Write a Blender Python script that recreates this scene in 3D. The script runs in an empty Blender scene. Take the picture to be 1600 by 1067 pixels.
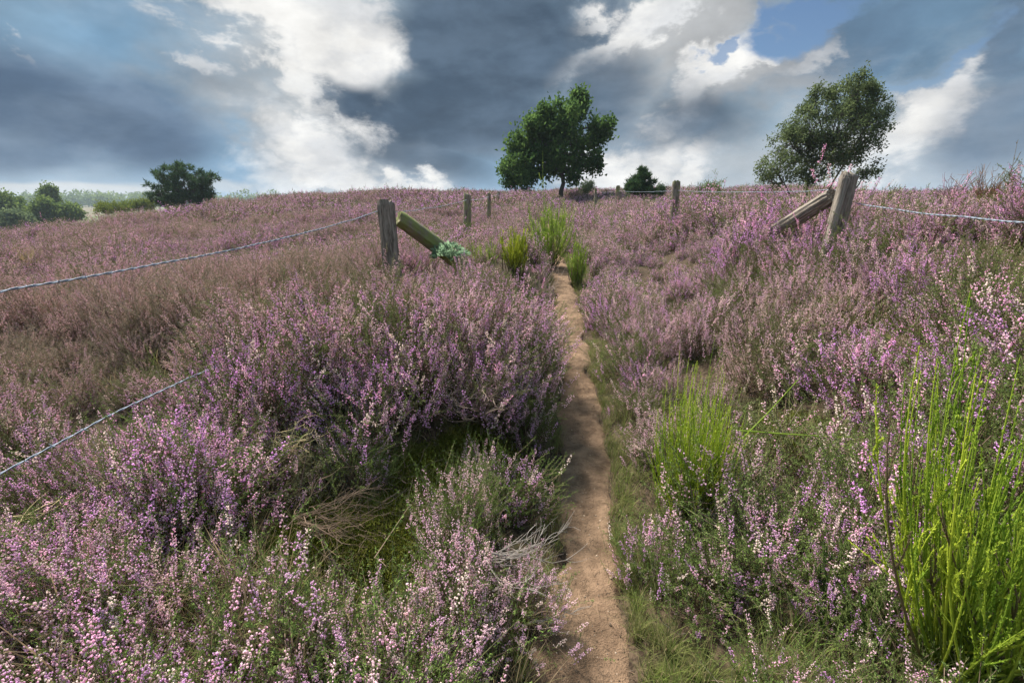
import bpy, math, random
import numpy as np
from mathutils import Vector, Matrix

# ------------------------------------------------------------------ camera, sky, sun, exposure
SC = bpy.context.scene
COL = SC.collection
PITCH = math.radians(16.1)
EYE = 1.70
F_PX, CX, CY = 755.0, 800.0, 533.5          # focal length and centre for a 1600 x 1067 frame

cam_data = bpy.data.cameras.new('camera')
cam_data.sensor_width = 36.0
cam_data.lens = 36.0 * F_PX / 1600.0
cam_data.clip_start = 0.02
cam_data.clip_end = 20000.0
cam = bpy.data.objects.new('camera', cam_data)
cam.location = (0, 0, EYE)
cam.rotation_euler = (math.pi / 2 - PITCH, 0, 0)
COL.objects.link(cam)
SC.camera = cam

SUN_AZ = math.radians(-40.0)                  # measured from straight ahead (+Y), negative is to the left
SUN_EL = math.radians(54.0)

SC.view_settings.view_transform = 'Standard'
SC.view_settings.look = 'None'
SC.view_settings.gamma = 1.0
SC.view_settings.exposure = 1.38
SC.cycles.use_denoising = True
SC.cycles.denoiser = 'OPENIMAGEDENOISE'
SC.cycles.denoising_input_passes = 'RGB_ALBEDO_NORMAL'
SC.cycles.denoising_prefilter = 'ACCURATE'
SC.cycles.max_bounces = 6
SC.cycles.diffuse_bounces = 3
SC.cycles.glossy_bounces = 2
SC.cycles.transmission_bounces = 4
SC.cycles.volume_bounces = 0
SC.cycles.transparent_max_bounces = 6
SC.cycles.sample_clamp_indirect = 4.0


def ray(px, py):
    """direction of a picture point, scaled to camera depth 1"""
    a, b = (px - CX) / F_PX, (CY - py) / F_PX
    c, s = math.cos(PITCH), math.sin(PITCH)
    return (a, c + b * s, b * c - s)


def azel(px, py):
    x, y, z = ray(px, py)
    return math.atan2(x, y), math.atan2(z, math.hypot(x, y))


def srgb(r, g, b):
    def f(v):
        v /= 255.0
        return v / 12.92 if v <= 0.04045 else ((v + 0.055) / 1.055) ** 2.4
    return (f(r), f(g), f(b), 1.0)


class NT:
    """small helper round a node tree"""
    def __init__(self, tree):
        self.t = tree
        self.n = tree.nodes
        self.l = tree.links

    def node(self, kind, **kw):
        nd = self.n.new(kind)
        for k, v in kw.items():
            setattr(nd, k, v)
        return nd

    def put(self, sock, v):
        if isinstance(v, bpy.types.NodeSocket):
            self.l.new(v, sock)
        elif v is not None:
            sock.default_value = v

    def math(self, op, a, b=None, c=None, clamp=False):
        nd = self.node('ShaderNodeMath', operation=op, use_clamp=clamp)
        for i, v in enumerate((a, b, c)):
            self.put(nd.inputs[i], v)
        return nd.outputs[0]

    def vmath(self, op, a, b=None, scale=None):
        nd = self.node('ShaderNodeVectorMath', operation=op)
        self.put(nd.inputs[0], a)
        if b is not None:
            self.put(nd.inputs[1], b)
        if scale is not None:
            self.put(nd.inputs['Scale'], scale)
        return nd.outputs['Value'] if op in ('LENGTH', 'DOT_PRODUCT') else nd.outputs[0]

    def mix(self, fac, a, b):
        nd = self.node('ShaderNodeMix', data_type='RGBA')
        self.put(nd.inputs[0], fac)
        self.put(nd.inputs[6], a)
        self.put(nd.inputs[7], b)
        return nd.outputs[2]

    def noise(self, vec, scale, detail=4.0, rough=0.55, dist=0.0):
        nd = self.node('ShaderNodeTexNoise')
        self.put(nd.inputs['Vector'], vec)
        nd.inputs['Scale'].default_value = scale
        nd.inputs['Detail'].default_value = detail
        nd.inputs['Roughness'].default_value = rough
        nd.inputs['Distortion'].default_value = dist
        return nd

    def ramp(self, v, lo, hi, a=0.0, b=1.0, smooth=True):
        nd = self.node('ShaderNodeMapRange')
        nd.interpolation_type = 'SMOOTHSTEP' if smooth else 'LINEAR'
        self.put(nd.inputs[0], v)
        nd.inputs[1].default_value = lo
        nd.inputs[2].default_value = hi
        nd.inputs[3].default_value = a
        nd.inputs[4].default_value = b
        return nd.outputs[0]


SKY_LEVEL = 0.415                               # cloud brightness against the exposure


def build_sky():
    w = bpy.data.worlds.new('World')
    SC.world = w
    w.use_nodes = True
    T = NT(w.node_tree)
    T.n.clear()
    out = T.node('ShaderNodeOutputWorld')
    sky = T.node('ShaderNodeTexSky')
    sky.sky_type = 'NISHITA'
    sky.sun_disc = False
    sky.sun_elevation = SUN_EL
    sky.sun_rotation = SUN_AZ
    sky.air_density = 1.0
    sky.dust_density = 0.0
    sky.ozone_density = 4.0
    clear = T.vmath('SCALE', sky.outputs[0], scale=0.034)
    d = T.node('ShaderNodeTexCoord').outputs['Generated']
    sep = T.node('ShaderNodeSeparateXYZ')
    T.put(sep.inputs[0], d)
    az = T.math('ARCTAN2', sep.outputs[0], sep.outputs[1])
    el = T.math('ARCSINE', sep.outputs[2])
    comb = T.node('ShaderNodeCombineXYZ')
    T.put(comb.inputs[0], az)
    T.put(comb.inputs[1], el)
    # turbulence of the cloud edges, felt in direction space
    stretch = T.vmath('MULTIPLY', d, (1.0, 1.0, 1.7))
    n1 = T.noise(stretch, 3.2, 4.0, 0.60, 0.5).outputs['Color']
    n2 = T.noise(stretch, 11.0, 6.0, 0.68, 0.2).outputs['Color']
    w1 = T.vmath('MULTIPLY', T.vmath('SUBTRACT', n1, (0.5, 0.5, 0.5)), (0.30, 0.20, 0.0))
    w2 = T.vmath('MULTIPLY', T.vmath('SUBTRACT', n2, (0.5, 0.5, 0.5)), (0.15, 0.115, 0.0))
    uv = T.vmath('ADD', T.vmath('ADD', comb.outputs[0], w1), w2)
    uvs = T.vmath('ADD', comb.outputs[0], T.vmath('SCALE', w1, scale=0.35))   # calmer: soft cloud bases

    fine = T.noise(T.vmath('MULTIPLY', d, (1.0, 1.0, 2.4)), 7.0, 5.0, 0.56, 0.15).outputs['Fac']
    broad = T.noise(T.vmath('MULTIPLY', d, (1.0, 1.0, 2.0)), 2.3, 3.0, 0.55, 0.4).outputs['Fac']

    def blob(px, py, rx, ry, rot=0.0, soft=0.6, src=None, amt=1.0):
        a, e = azel(px, py)
        a1, e1 = azel(px + rx, py)
        a2, e2 = azel(px, py - ry)
        m = T.node('ShaderNodeMapping', vector_type='TEXTURE')
        T.put(m.inputs[0], uv if src is None else src)
        m.inputs[1].default_value = (a, e, 0)
        m.inputs[2].default_value = (0, 0, math.radians(rot))
        m.inputs[3].default_value = (max(math.hypot(a1 - a, e1 - e), 1e-3), max(math.hypot(a2 - a, e2 - e), 1e-3), 1)
        r = T.vmath('LENGTH', m.outputs[0])
        return T.ramp(r, 1.0 + soft * 0.55, 1.0 - soft * 0.55, 0.0, amt)

    def union(bl):
        v = bl[0]
        for b in bl[1:]:
            v = T.math('MAXIMUM', v, b)
        return v

    # general overcast: grey-blue cloud with lighter and darker drifts, the same all round the horizon
    c = T.mix(T.ramp(broad, 0.36, 0.64), srgb(106, 136, 162), srgb(150, 175, 193))
    c = T.mix(T.math('MULTIPLY', T.ramp(fine, 0.45, 0.72), 0.35), c, srgb(186, 190, 192))
    # paler air low over the horizon
    low = T.ramp(el, 0.16, 0.0)
    c = T.mix(T.math('MULTIPLY', low, 0.42), c, srgb(182, 200, 214))

    # bluish rain curtains
    c = T.mix(union([blob(330, 250, 110, 70, 0, 1.3, uvs, 0.75), blob(760, 275, 120, 30, 0, 1.2, uvs, 0.6),
                     blob(170, 60, 150, 80, 20, 1.3, uvs, 0.6)]), c, srgb(126, 164, 194))
    # warm grey veils at the rims of the bright gaps
    c = T.mix(union([blob(365, 150, 80, 60, -30, 1.2, None, 0.4), blob(480, 130, 110, 50, -20, 1.1, None, 0.5),
                     blob(1060, 60, 130, 90, 10, 1.1, None, 0.75), blob(1130, 130, 130, 60, 25, 1.1, None, 0.7),
                     blob(440, 215, 50, 50, 0, 1.0, None, 0.5), blob(1230, 150, 60, 30, 20, 1.2, None, 0.5)]), c, srgb(172, 170, 168))
    # bright gaps: a soft glow round each, then the torn bright cloud itself
    white = T.mix(T.ramp(fine, 0.36, 0.62), srgb(214, 216, 218), srgb(240, 239, 236))
    c = T.mix(union([blob(500, 55, 165, 120, -12, 1.3, None, 0.5), blob(545, 245, 130, 75, -28, 1.5, None, 0.7), blob(1040, 60, 150, 80, 30, 1.5, None, 0.6),
                     blob(1140, 120, 130, 50, 33, 1.5, None, 0.65), blob(1000, 265, 130, 50, 0, 1.5, None, 0.6), blob(1425, 185, 120, 70, 42, 1.5, None, 0.7),
                     blob(1240, 262, 300, 50, 0, 1.5, None, 0.6)]), c, srgb(190, 192, 193))
    c = T.mix(union([blob(500, 35, 112, 92, -12, 0.4), blob(410, 10, 90, 40, 0, 0.8),  blob(420, 92, 26, 26, 0, 1.1, None, .8),
                     blob(325, 95, 26, 18, -40, 1.2, None, .7), blob(62, 103, 18, 10, -20, 1.2, None, .5)]), c, white)
    c = T.mix(union([blob(1010, 35, 95, 42, 32, 0.6), blob(1105, 125, 90, 36, 36, 0.7), blob(1170, 90, 56, 24, 35, 0.6),
                     blob(975, 258, 105, 44, 6, 0.9), blob(1085, 272, 70, 22, 20, 1.1), blob(1440, 165, 90, 44, 46, 0.8),
                     blob(1395, 225, 80, 46, 40, 1.0, None, .95), blob(1490, 118, 46, 16, 35, 1.1), blob(905, 115, 30, 18, 30, 1.2, None, .8),
                     blob(1255, 90, 46, 18, 35, 1.2, None, .8)]), c, white)
    c = T.mix(union([blob(60, 296, 240, 11, -1, 0.8, uvs, 0.9), blob(340, 293, 60, 8, 0, 0.9, uvs, 0.6)]), c, srgb(206, 209, 209))
    # dark cloud bases
    c = T.mix(union([blob(770, 70, 165, 125, 0, 0.55, uvs), blob(720, 180, 150, 70, 0, 0.7, uvs), blob(590, 185, 95, 42, -22, 0.9, uvs),
                     blob(660, 240, 100, 30, -12, 0.9, uvs, 0.85), blob(945, 145, 60, 66, 10, 1.0, uvs, 0.85),
                     blob(1095, 188, 92, 42, -8, 1.1, uvs, 0.85), blob(890, 40, 90, 60, 25, 0.8, None, 0.9)]), c,
              T.mix(T.ramp(fine, 0.35, 0.7), srgb(72, 90, 109), srgb(94, 113, 133)))
    c = T.mix(union([blob(60, 165, 200, 85, -8, 0.9, uvs, 0.95), blob(220, 200, 120, 70, -10, 0.8, uvs, 0.95),
                     blob(20, 225, 120, 40, 0, 0.9, uvs, 0.8), blob(1560, 190, 110, 70, 35, 1.0, uvs, 0.7),
                     blob(1590, 60, 60, 60, 20, 1.0, None, 0.6), blob(1320, 60, 130, 45, 22, 1.0, None, 0.4)]), c,
              T.mix(T.ramp(fine, 0.35, 0.7), srgb(84, 105, 130), srgb(108, 128, 151)))
    # the torn bright edge under the great dark base
    c = T.mix(union([blob(500, 45, 116, 84, -14, 0.75), blob(400, 15, 115, 46, -10, 0.7), blob(548, 85, 60, 60, 0, 0.35, uvs), blob(450, 120, 60, 26, -40, 0.9, None, .8), blob(492, 212, 46, 34, -35, 0.85), blob(530, 248, 100, 46, -30, 0.85), blob(570, 282, 115, 22, -4, 0.7), blob(455, 285, 60, 22, 0, 1.2, None, .7)]), c, white)
    # open blue: the clear sky itself, in the gaps and here and there all round
    hole_all = T.math('MULTIPLY', T.ramp(T.noise(stretch, 2.0, 4.0, 0.6, 0.3).outputs['Fac'], 0.63, 0.70), T.ramp(el, 0.34, 0.5))
    hole = union([blob(1225, 45, 58, 36, 25, 0.9), blob(1300, 14, 90, 26, 20, 1.0), blob(1130, 82, 34, 14, 35, 0.8, None, 0.8),
                  blob(1490, 75, 60, 18, 30, 0.9, None, 0.8), blob(1400, 120, 70, 18, 32, 0.9, None, 0.7), hole_all])
    billow = T.noise(T.vmath('MULTIPLY', d, (1.0, 1.0, 1.9)), 9.0, 7.0, 0.62, 0.1).outputs['Fac']
    c = T.vmath('SCALE', c, scale=T.ramp(billow, 0.25, 0.75, 0.80, 1.17, False))
    # an overcast sky is brightest overhead (about three times the horizon)
    zen = T.ramp(el, 0.38, 1.35, 1.0, 3.0, False)
    c = T.vmath('SCALE', c, scale=T.math('MULTIPLY', zen, SKY_LEVEL))
    c = T.mix(hole, c, clear)
    bg = T.node('ShaderNodeBackground')
    T.put(bg.inputs[0], c)
    bg.inputs[1].default_value = 1.0
    T.l.new(bg.outputs[0], out.inputs[0])
    w.cycles.sampling_method = 'NONE'


build_sky()

sun_data = bpy.data.lights.new('sun', 'SUN')
sun_data.energy = 5.0
sun_data.angle = math.radians(10.0)
sun_data.color = (1.0, 0.945, 0.86)
sun = bpy.data.objects.new('sun', sun_data)
sdir = Vector((math.sin(SUN_AZ) * math.cos(SUN_EL), math.cos(SUN_AZ) * math.cos(SUN_EL), math.sin(SUN_EL)))
sun.rotation_euler = sdir.to_track_quat('Z', 'Y').to_euler()
sun.location = sdir * 60
COL.objects.link(sun)

# ------------------------------------------------------------------ helpers
RNG = np.random.default_rng(11)
R = np.random.default_rng


def mat(name, build):
    m = bpy.data.materials.new(name)
    m.use_nodes = True
    T = NT(m.node_tree)
    T.n.clear()
    out = T.node('ShaderNodeOutputMaterial')
    sh = build(T)
    T.l.new(sh, out.inputs['Surface'])
    return m


def principled(T, col, rough=0.85, bump=None, bump_str=0.4, bump_dist=0.02, spec=0.25, metallic=0.0):
    p = T.node('ShaderNodeBsdfPrincipled')
    T.put(p.inputs['Base Color'], col)
    T.put(p.inputs['Roughness'], rough)
    p.inputs['Specular IOR Level'].default_value = spec
    p.inputs['Metallic'].default_value = metallic
    if bump is not None:
        b = T.node('ShaderNodeBump')
        b.inputs['Strength'].default_value = bump_str
        b.inputs['Distance'].default_value = bump_dist
        T.put(b.inputs['Height'], bump)
        T.l.new(b.outputs[0], p.inputs['Normal'])
    return p.outputs[0]


def leafy(T, col, trans=0.3, tcol=None):
    a = T.node('ShaderNodeBsdfDiffuse')
    T.put(a.inputs[0], col)
    b = T.node('ShaderNodeBsdfTranslucent')
    T.put(b.inputs[0], col if tcol is None else tcol)
    m = T.node('ShaderNodeMixShader')
    m.inputs[0].default_value = trans
    T.l.new(a.outputs[0], m.inputs[1])
    T.l.new(b.outputs[0], m.inputs[2])
    return m.outputs[0]


def attr(T, name, kind='GEOMETRY'):
    a = T.node('ShaderNodeAttribute')
    a.attribute_type = kind
    a.attribute_name = name
    return a


def mesh(name, V, F, mats=(), mi=None, col=None, smooth=False):
    V = np.asarray(V, dtype=np.float32).reshape(-1, 3)
    F = np.asarray(F, dtype=np.int32)
    k = F.shape[1]
    me = bpy.data.meshes.new(name)
    me.vertices.add(len(V))
    me.vertices.foreach_set('co', V.ravel())
    me.loops.add(F.size)
    me.loops.foreach_set('vertex_index', F.ravel())
    me.polygons.add(len(F))
    me.polygons.foreach_set('loop_start', np.arange(0, F.size, k, dtype=np.int32))
    for m in mats:
        me.materials.append(m)
    if mi is not None:
        me.polygons.foreach_set('material_index', np.asarray(mi, dtype=np.int32))
    me.polygons.foreach_set('use_smooth', np.full(len(F), bool(smooth)))
    if col is not None:
        c = me.color_attributes.new('col', 'FLOAT_COLOR', 'POINT')
        cc = np.ones((len(V), 4), dtype=np.float32)
        cc[:, :3] = col
        c.data.foreach_set('color', cc.ravel())
    me.update(calc_edges=True)
    return me


def link(name, me, parent=None, loc=(0, 0, 0), rot=(0, 0, 0), scale=1.0):
    o = bpy.data.objects.new(name, me)
    COL.objects.link(o)
    o.parent = parent
    o.location = loc
    o.rotation_euler = rot
    o.scale = (scale,) * 3 if np.isscalar(scale) else scale
    return o


def tag(o, label=None, cat=None, group=None, kind=None):
    for k, v in (('label', label), ('category', cat), ('group', group), ('kind', kind)):
        if v:
            o[k] = v
    return o


class MB:
    """collects triangles with a colour per vertex and a material per face"""
    def __init__(self):
        self.V, self.F, self.C, self.M, self.n = [], [], [], [], 0

    def add(self, V, F, col=(1, 1, 1), m=0):
        V = np.asarray(V, dtype=np.float64).reshape(-1, 3)
        F = np.asarray(F, dtype=np.int64).reshape(-1, 3)
        self.V.append(V)
        self.F.append(F + self.n)
        c = np.asarray(col, dtype=np.float64)
        self.C.append(np.broadcast_to(c, (len(V), 3)) if c.ndim == 1 else c)
        self.M.append(np.full(len(F), m))
        self.n += len(V)

    def mesh(self, name, mats, smooth=False):
        return mesh(name, np.concatenate(self.V), np.concatenate(self.F), mats, np.concatenate(self.M), np.concatenate(self.C), smooth)


def unit(v):
    v = np.asarray(v, dtype=np.float64)
    return v / np.maximum(np.linalg.norm(v, axis=-1, keepdims=True), 1e-9)


def frames(D, roll):
    """rotation matrices (n,3,3) whose z column is D, rolled about it"""
    D = unit(D)
    ref = np.where(np.abs(D[:, 2:3]) > 0.95, np.array([[1.0, 0, 0]]), np.array([[0, 0, 1.0]]))
    X = unit(np.cross(ref, D))
    Y = np.cross(D, X)
    c, s = np.cos(roll)[:, None], np.sin(roll)[:, None]
    return np.stack([X * c + Y * s, Y * c - X * s, D], axis=2)


def tubes(P, rad, sides=3):
    """P (n,k,3) paths, rad (n,k) -> one set of open tubes"""
    P = np.asarray(P, dtype=np.float64)
    rad = np.asarray(rad, dtype=np.float64)
    n, k, _ = P.shape
    tang = unit(np.gradient(P, axis=1))
    ref = unit(np.cross(P[:, -1] - P[:, 0], np.array([0.31, 0.87, 0.37])))[:, None, :]
    X = unit(np.cross(np.broadcast_to(ref, tang.shape), tang))
    Y = np.cross(tang, X)
    a = np.arange(sides) * 2 * np.pi / sides
    V = (P[:, :, None, :] + rad[:, :, None, None] * (X[:, :, None, :] * np.cos(a)[:, None] + Y[:, :, None, :] * np.sin(a)[:, None])).reshape(-1, 3)
    i = np.arange(n)[:, None, None] * k * sides
    j = np.arange(k - 1)[None, :, None] * sides
    s = np.arange(sides)[None, None, :]
    s2 = (s + 1) % sides
    a0, a1, b0, b1 = i + j + s, i + j + s2, i + j + sides + s, i + j + sides + s2
    F = np.concatenate([np.stack([a0, a1, b1], -1).reshape(-1, 3), np.stack([a0, b1, b0], -1).reshape(-1, 3)])
    return V, F


def curve_paths(A, B, k=5, bow=None):
    """quadratic bows from A to B"""
    t = np.linspace(0, 1, k)[None, :, None]
    A, B = np.asarray(A)[:, None, :], np.asarray(B)[:, None, :]
    P = A + (B - A) * t
    if bow is not None:
        P = P + np.asarray(bow)[:, None, :] * (4 * t * (1 - t))
    return P


def stamp(V, F, Rm, pos, scale=None):
    """copies of a template at many frames"""
    s = np.ones(len(pos)) if scale is None else np.asarray(scale)
    W = np.einsum('nij,vj->nvi', Rm, V) * s[:, None, None] + np.asarray(pos)[:, None, :]
    FF = (F[None] + (np.arange(len(pos)) * len(V))[:, None, None]).reshape(-1, 3)
    return W.reshape(-1, 3), FF


def leaves(mb, P, D, L, W, rng, col, m=0, quad=False):
    """one pointed leaf (or a diamond) at each P along D"""
    n = len(P)
    Rm = frames(D, rng.uniform(0, 6.28, n))
    L = np.broadcast_to(L, (n,))
    W = np.broadcast_to(W, (n,))
    x, y, z = Rm[:, :, 0], Rm[:, :, 1], Rm[:, :, 2]
    if quad:
        bend = y * (L * rng.uniform(-.25, .25, n))[:, None]
        a, b = P, P + z * (L * 0.5)[:, None] + x * (W * .5)[:, None] + bend
        c, d = P + z * L[:, None], P + z * (L * 0.5)[:, None] - x * (W * .5)[:, None] + bend * .6
        V = np.stack([a, b, c, d], 1).reshape(-1, 3)
        i = np.arange(n)[:, None] * 4
        F = np.concatenate([i + [0, 1, 2], i + [0, 2, 3]])
        k = 4
    else:
        V = np.stack([P - x * (W * .5)[:, None], P + x * (W * .5)[:, None], P + z * L[:, None]], 1).reshape(-1, 3)
        F = np.arange(n)[:, None] * 3 + np.array([0, 1, 2])
        k = 3
    c = np.asarray(col)
    mb.add(V, F, np.repeat(c, k, axis=0) if c.ndim == 2 else c, m)


# ------------------------------------------------------------------ the lie of the land
def sstep(a, b, x):
    t = np.clip((np.asarray(x, dtype=np.float64) - a) / (b - a), 0, 1)
    return t * t * (3 - 2 * t)


_h = R(5)
_WAVES = [(_h.uniform(0, 6.28), _h.uniform(0, 6.28), f, a) for f, a in
          [(0.09, .16), (0.16, .12), (0.31, .10), (0.55, .07), (0.95, .05), (1.7, .03), (2.9, .016), (4.6, .010)] for _ in range(3)]


def bumps(x, y, lo=0.0, hi=99.0):
    z = 0.0
    for th, ph, f, a in _WAVES:
        if lo <= f <= hi:
            z = z + a * 0.6 * np.sin(f * (x * math.cos(th) + y * math.sin(th)) * 2.2 + ph)
    return z


_PY = np.array([-4, 0.5, 1.36, 1.75, 2.25, 3.0, 4.2, 6.9, 9.2, 12.0, 16.0, 22.0, 34.0])
_PX = np.array([0.19, 0.22, 0.25, 0.325, 0.415, 0.50, 0.61, 0.80, 0.87, 0.97, 1.15, 1.45, 2.0])


def path_x(y):
    y = np.asarray(y, dtype=np.float64)
    return (np.interp(y - .35, _PY, _PX) + np.interp(y, _PY, _PX) + np.interp(y + .35, _PY, _PX)) / 3


def path_half(y):
    return 0.150 + 0.035 * sstep(2.4, 1.2, y) + 0.018 * np.sin(np.asarray(y) * 2.3) + 0.012 * np.sin(np.asarray(y) * 5.1 + 1)


def ground(x, y):
    x = np.asarray(x, dtype=np.float64)
    y = np.asarray(y, dtype=np.float64)
    z = 2.02 * sstep(7, 38, y) - 5.8 * sstep(44, 190, y)
    d = x - path_x(y)
    near = 1 - 0.85 * sstep(6, 21, y)
    fade = sstep(200, 60, np.hypot(x, y))
    z = z + (1.36 * sstep(.20, 3.3, d) * near + 0.36 * sstep(-.20, -1.0, d) * near * sstep(1.6, 3.4, y) + 0.10 * sstep(-.2, -.9, d) * near
             - 0.24 * sstep(-2.0, -6.0, d) * near) * fade
    z = z + .50 * sstep(2.5, 9.5, y) * (1 - sstep(.25, 1.7, np.abs(d))) * sstep(26, 14, y)      # the trough itself climbs
    s = np.logaddexp(0, (-x - 15.5) / 2.0) * 2.0
    z = z - 6.0 * np.tanh(0.175 * s / 6.0) * sstep(400, 60, np.hypot(x, y))
    s2 = np.logaddexp(0, (x - 26) / 3.0) * 3.0
    z = z - 3.0 * np.tanh(0.06 * s2 / 3.0)
    off = sstep(.18, .75, np.abs(d)) if np.ndim(d) else float(sstep(.18, .75, abs(d)))
    z = z + bumps(x, y) * (0.15 + 0.85 * np.maximum(off, sstep(16, 24, y))) * sstep(260, 60, np.hypot(x, y))
    z = z - .17 * np.exp(-((x + .22) / .42) ** 2 - ((y - 2.62) / .36) ** 2) - .08 * np.exp(-((x + .78) / .35) ** 2 - ((y - 1.75) / .35) ** 2)
    z = z - 0.035 * (1 - sstep(.12, .30, np.abs(d))) * sstep(18, 14, y)
    return z


def gz(x, y):
    return float(ground(np.array([x]), np.array([y]))[0])


def on_ground(px, py, lift=0.0):
    """where the line of sight of a picture point meets the ground (used once, to read positions off the photograph)"""
    dx, dy, dz = ray(px, py)
    t = 0.3
    while t < 400:
        if EYE + dz * t <= gz(dx * t, dy * t) + lift:
            break
        t *= 1.01
    return dx * t, dy * t


def at(px, py, depth):
    """point on that line of sight at the forward distance depth"""
    dx, dy, dz = ray(px, py)
    t = depth / dy
    return np.array([dx * t, depth, EYE + dz * t])


def axis(lo, hi, near, n):
    """graded coordinates: fine near zero, coarse far away"""
    s = np.linspace(math.asinh(lo / near), math.asinh(hi / near), n)
    return np.sinh(s) * near


def grid_mesh(name, xs, ys, zf, mats, smooth=True):
    X, Y = np.meshgrid(xs, ys)
    V = np.stack([X, Y, zf(X, Y)], -1).reshape(-1, 3)
    nx, ny = len(xs), len(ys)
    i = (np.arange(ny - 1)[:, None] * nx + np.arange(nx - 1)[None, :]).ravel()
    F = np.stack([i, i + 1, i + nx + 1, i + nx], -1)
    return mesh(name, V, F, mats, smooth=smooth)


def m_ground(T):
    P = T.node('ShaderNodeNewGeometry').outputs['Position']
    n1 = T.noise(P, 2.3, 4, .6).outputs['Fac']
    n2 = T.noise(P, 38.0, 3, .65).outputs['Fac']
    n3 = T.noise(P, 0.35, 3, .5).outputs['Fac']
    c = T.mix(T.ramp(n2, .35, .68), (0.022, 0.015, 0.010, 1), (0.080, 0.056, 0.036, 1))
    moss = T.mix(n2, (0.014, 0.021, 0.005, 1), (0.055, 0.066, 0.013, 1))
    c = T.mix(T.ramp(n1, .53, .68), c, moss)
    far = T.mix(T.ramp(n3, .4, .6), (0.10, 0.065, 0.058, 1), (0.13, 0.085, 0.085, 1))
    d = T.vmath('LENGTH', P)
    c = T.mix(T.ramp(d, 26, 60), c, far)
    meadow = T.mix(T.ramp(T.noise(P, .02, 3, .5).outputs['Fac'], .4, .6), (0.075, 0.085, 0.035, 1), (0.13, 0.10, 0.075, 1))
    c = T.mix(T.ramp(d, 90, 160), c, meadow)
    return principled(T, c, 0.95, n2, .6, .02, .1)


def m_sand(T):
    P = T.node('ShaderNodeNewGeometry').outputs['Position']
    big = T.noise(P, 1.6, 3, .6).outputs['Fac']
    mid = T.noise(P, 9.0, 5, .65).outputs['Fac']
    fin = T.noise(P, 120.0, 3, .7).outputs['Fac']
    c = T.mix(T.ramp(mid, .3, .7), (0.110, 0.070, 0.043, 1), (0.235, 0.153, 0.096, 1))
    c = T.mix(T.ramp(fin, .58, .72), c, (0.10, 0.062, 0.038, 1))
    c = T.mix(T.math('MULTIPLY', T.ramp(big, .5, .72), .5), c, (0.085, 0.054, 0.035, 1))
    h = T.math('ADD', T.math('MULTIPLY', mid, 1.0), T.math('MULTIPLY', fin, .45))
    return principled(T, c, 0.95, h, .8, .05, .15)


MAT_GROUND = mat('heath_soil', m_ground)
MAT_SAND = mat('sandy_soil', m_sand)
xs = np.unique(np.concatenate([axis(-3000, 3000, 2.2, 330)]))
ys = np.unique(np.concatenate([axis(-40, 4500, 2.2, 330)]))


def ground_sheet(x, y):                      # the soil dips under the trodden sand
    return ground(x, y) - 0.06 * (1 - sstep(.11, .21, np.abs(x - path_x(y)))) * sstep(22, 19, y) * sstep(-3, -1.5, y)


tag(link('ground', grid_mesh('ground', xs, ys, ground_sheet, [MAT_GROUND])), kind='structure')


def build_path():
    ys = np.concatenate([np.arange(-1.0, 7.0, .035), np.arange(7.0, 20.0, .10)])
    us = np.linspace(-1, 1, 25)
    U, Y = np.meshgrid(us, ys)
    wob = 0.035 * np.sin(Y * 6.1 + U * 2) * np.abs(U) + 0.03 * np.sin(Y * 13.7 - U)
    X = path_x(Y) + U * (path_half(Y) * 1.18 + wob * .8)
    Z = ground(path_x(Y) + U * .14, Y) * .5 + ground(X, Y) * .5 + 0.018 - 0.045 * np.abs(U) ** 5
    h = R(3)
    for _ in range(150):                                   # scuffs and foot hollows
        cy, cu, r = h.uniform(.8, 4.5), h.uniform(-.8, .8), h.uniform(.035, .11)
        cx = path_x(cy) + cu * .18
        Z -= h.uniform(.003, .012) * np.exp(-((X - cx) ** 2 + ((Y - cy) * .6) ** 2) / r ** 2)
    Z += .003 * np.sin(X * 71 + 3 * np.sin(Y * 23)) * np.sin(Y * 53 + 2 * np.sin(X * 41))
    V = np.stack([X, Y, Z], -1).reshape(-1, 3)
    nx, ny = len(us), len(ys)
    i = (np.arange(ny - 1)[:, None] * nx + np.arange(nx - 1)[None, :]).ravel()
    F = np.stack([i, i + 1, i + nx + 1, i + nx], -1)
    tag(link('path', mesh('path', V, F, [MAT_SAND], smooth=True)), kind='structure')


build_path()

# ------------------------------------------------------------------ fence: posts, struts, wires
def m_wood(moss):
    def f(T):
        O = T.node('ShaderNodeTexCoord').outputs['Object']
        P = T.vmath('MULTIPLY', O, (1, 1, .10))
        g1 = T.noise(P, 60, 5, .65, .4).outputs['Fac']
        g2 = T.noise(O, 7, 4, .6).outputs['Fac']
        c = T.mix(T.ramp(g1, .32, .66), (0.075, 0.058, 0.045, 1), (0.26, 0.225, 0.185, 1))
        c = T.mix(T.math('MULTIPLY', T.ramp(g2, .42 if moss else .60, .66 if moss else .80), .85 if moss else .5), c,
                  T.mix(g1, (0.085, 0.105, 0.030, 1), (0.25, 0.28, 0.095, 1)))
        return principled(T, c, .9, g1, .8, .012, .15)
    return f


MAT_WOOD = mat('weathered_wood', m_wood(False))
MAT_MOSSWOOD = mat('mossy_wood', m_wood(True))


def m_logmoss(T):
    O = T.node('ShaderNodeTexCoord').outputs['Object']
    g1 = T.noise(T.vmath('MULTIPLY', O, (1, 1, .12)), 50, 5, .65, .4).outputs['Fac']
    g2 = T.noise(O, 9, 4, .6).outputs['Fac']
    c = T.mix(T.ramp(g2, .34, .58), T.mix(g1, (0.09, .07, .05, 1), (.27, .23, .18, 1)), T.mix(g1, (0.085, .10, .03, 1), (.25, .265, .10, 1)))
    return principled(T, c, .95, g1, .6, .01, .1)


MAT_LOGMOSS = mat('moss_covered_log', m_logmoss)
MAT_WIRE = mat('galvanised_wire', lambda T: principled(T, (0.21, 0.24, 0.29, 1), .65, spec=.4, metallic=.3))


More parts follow.
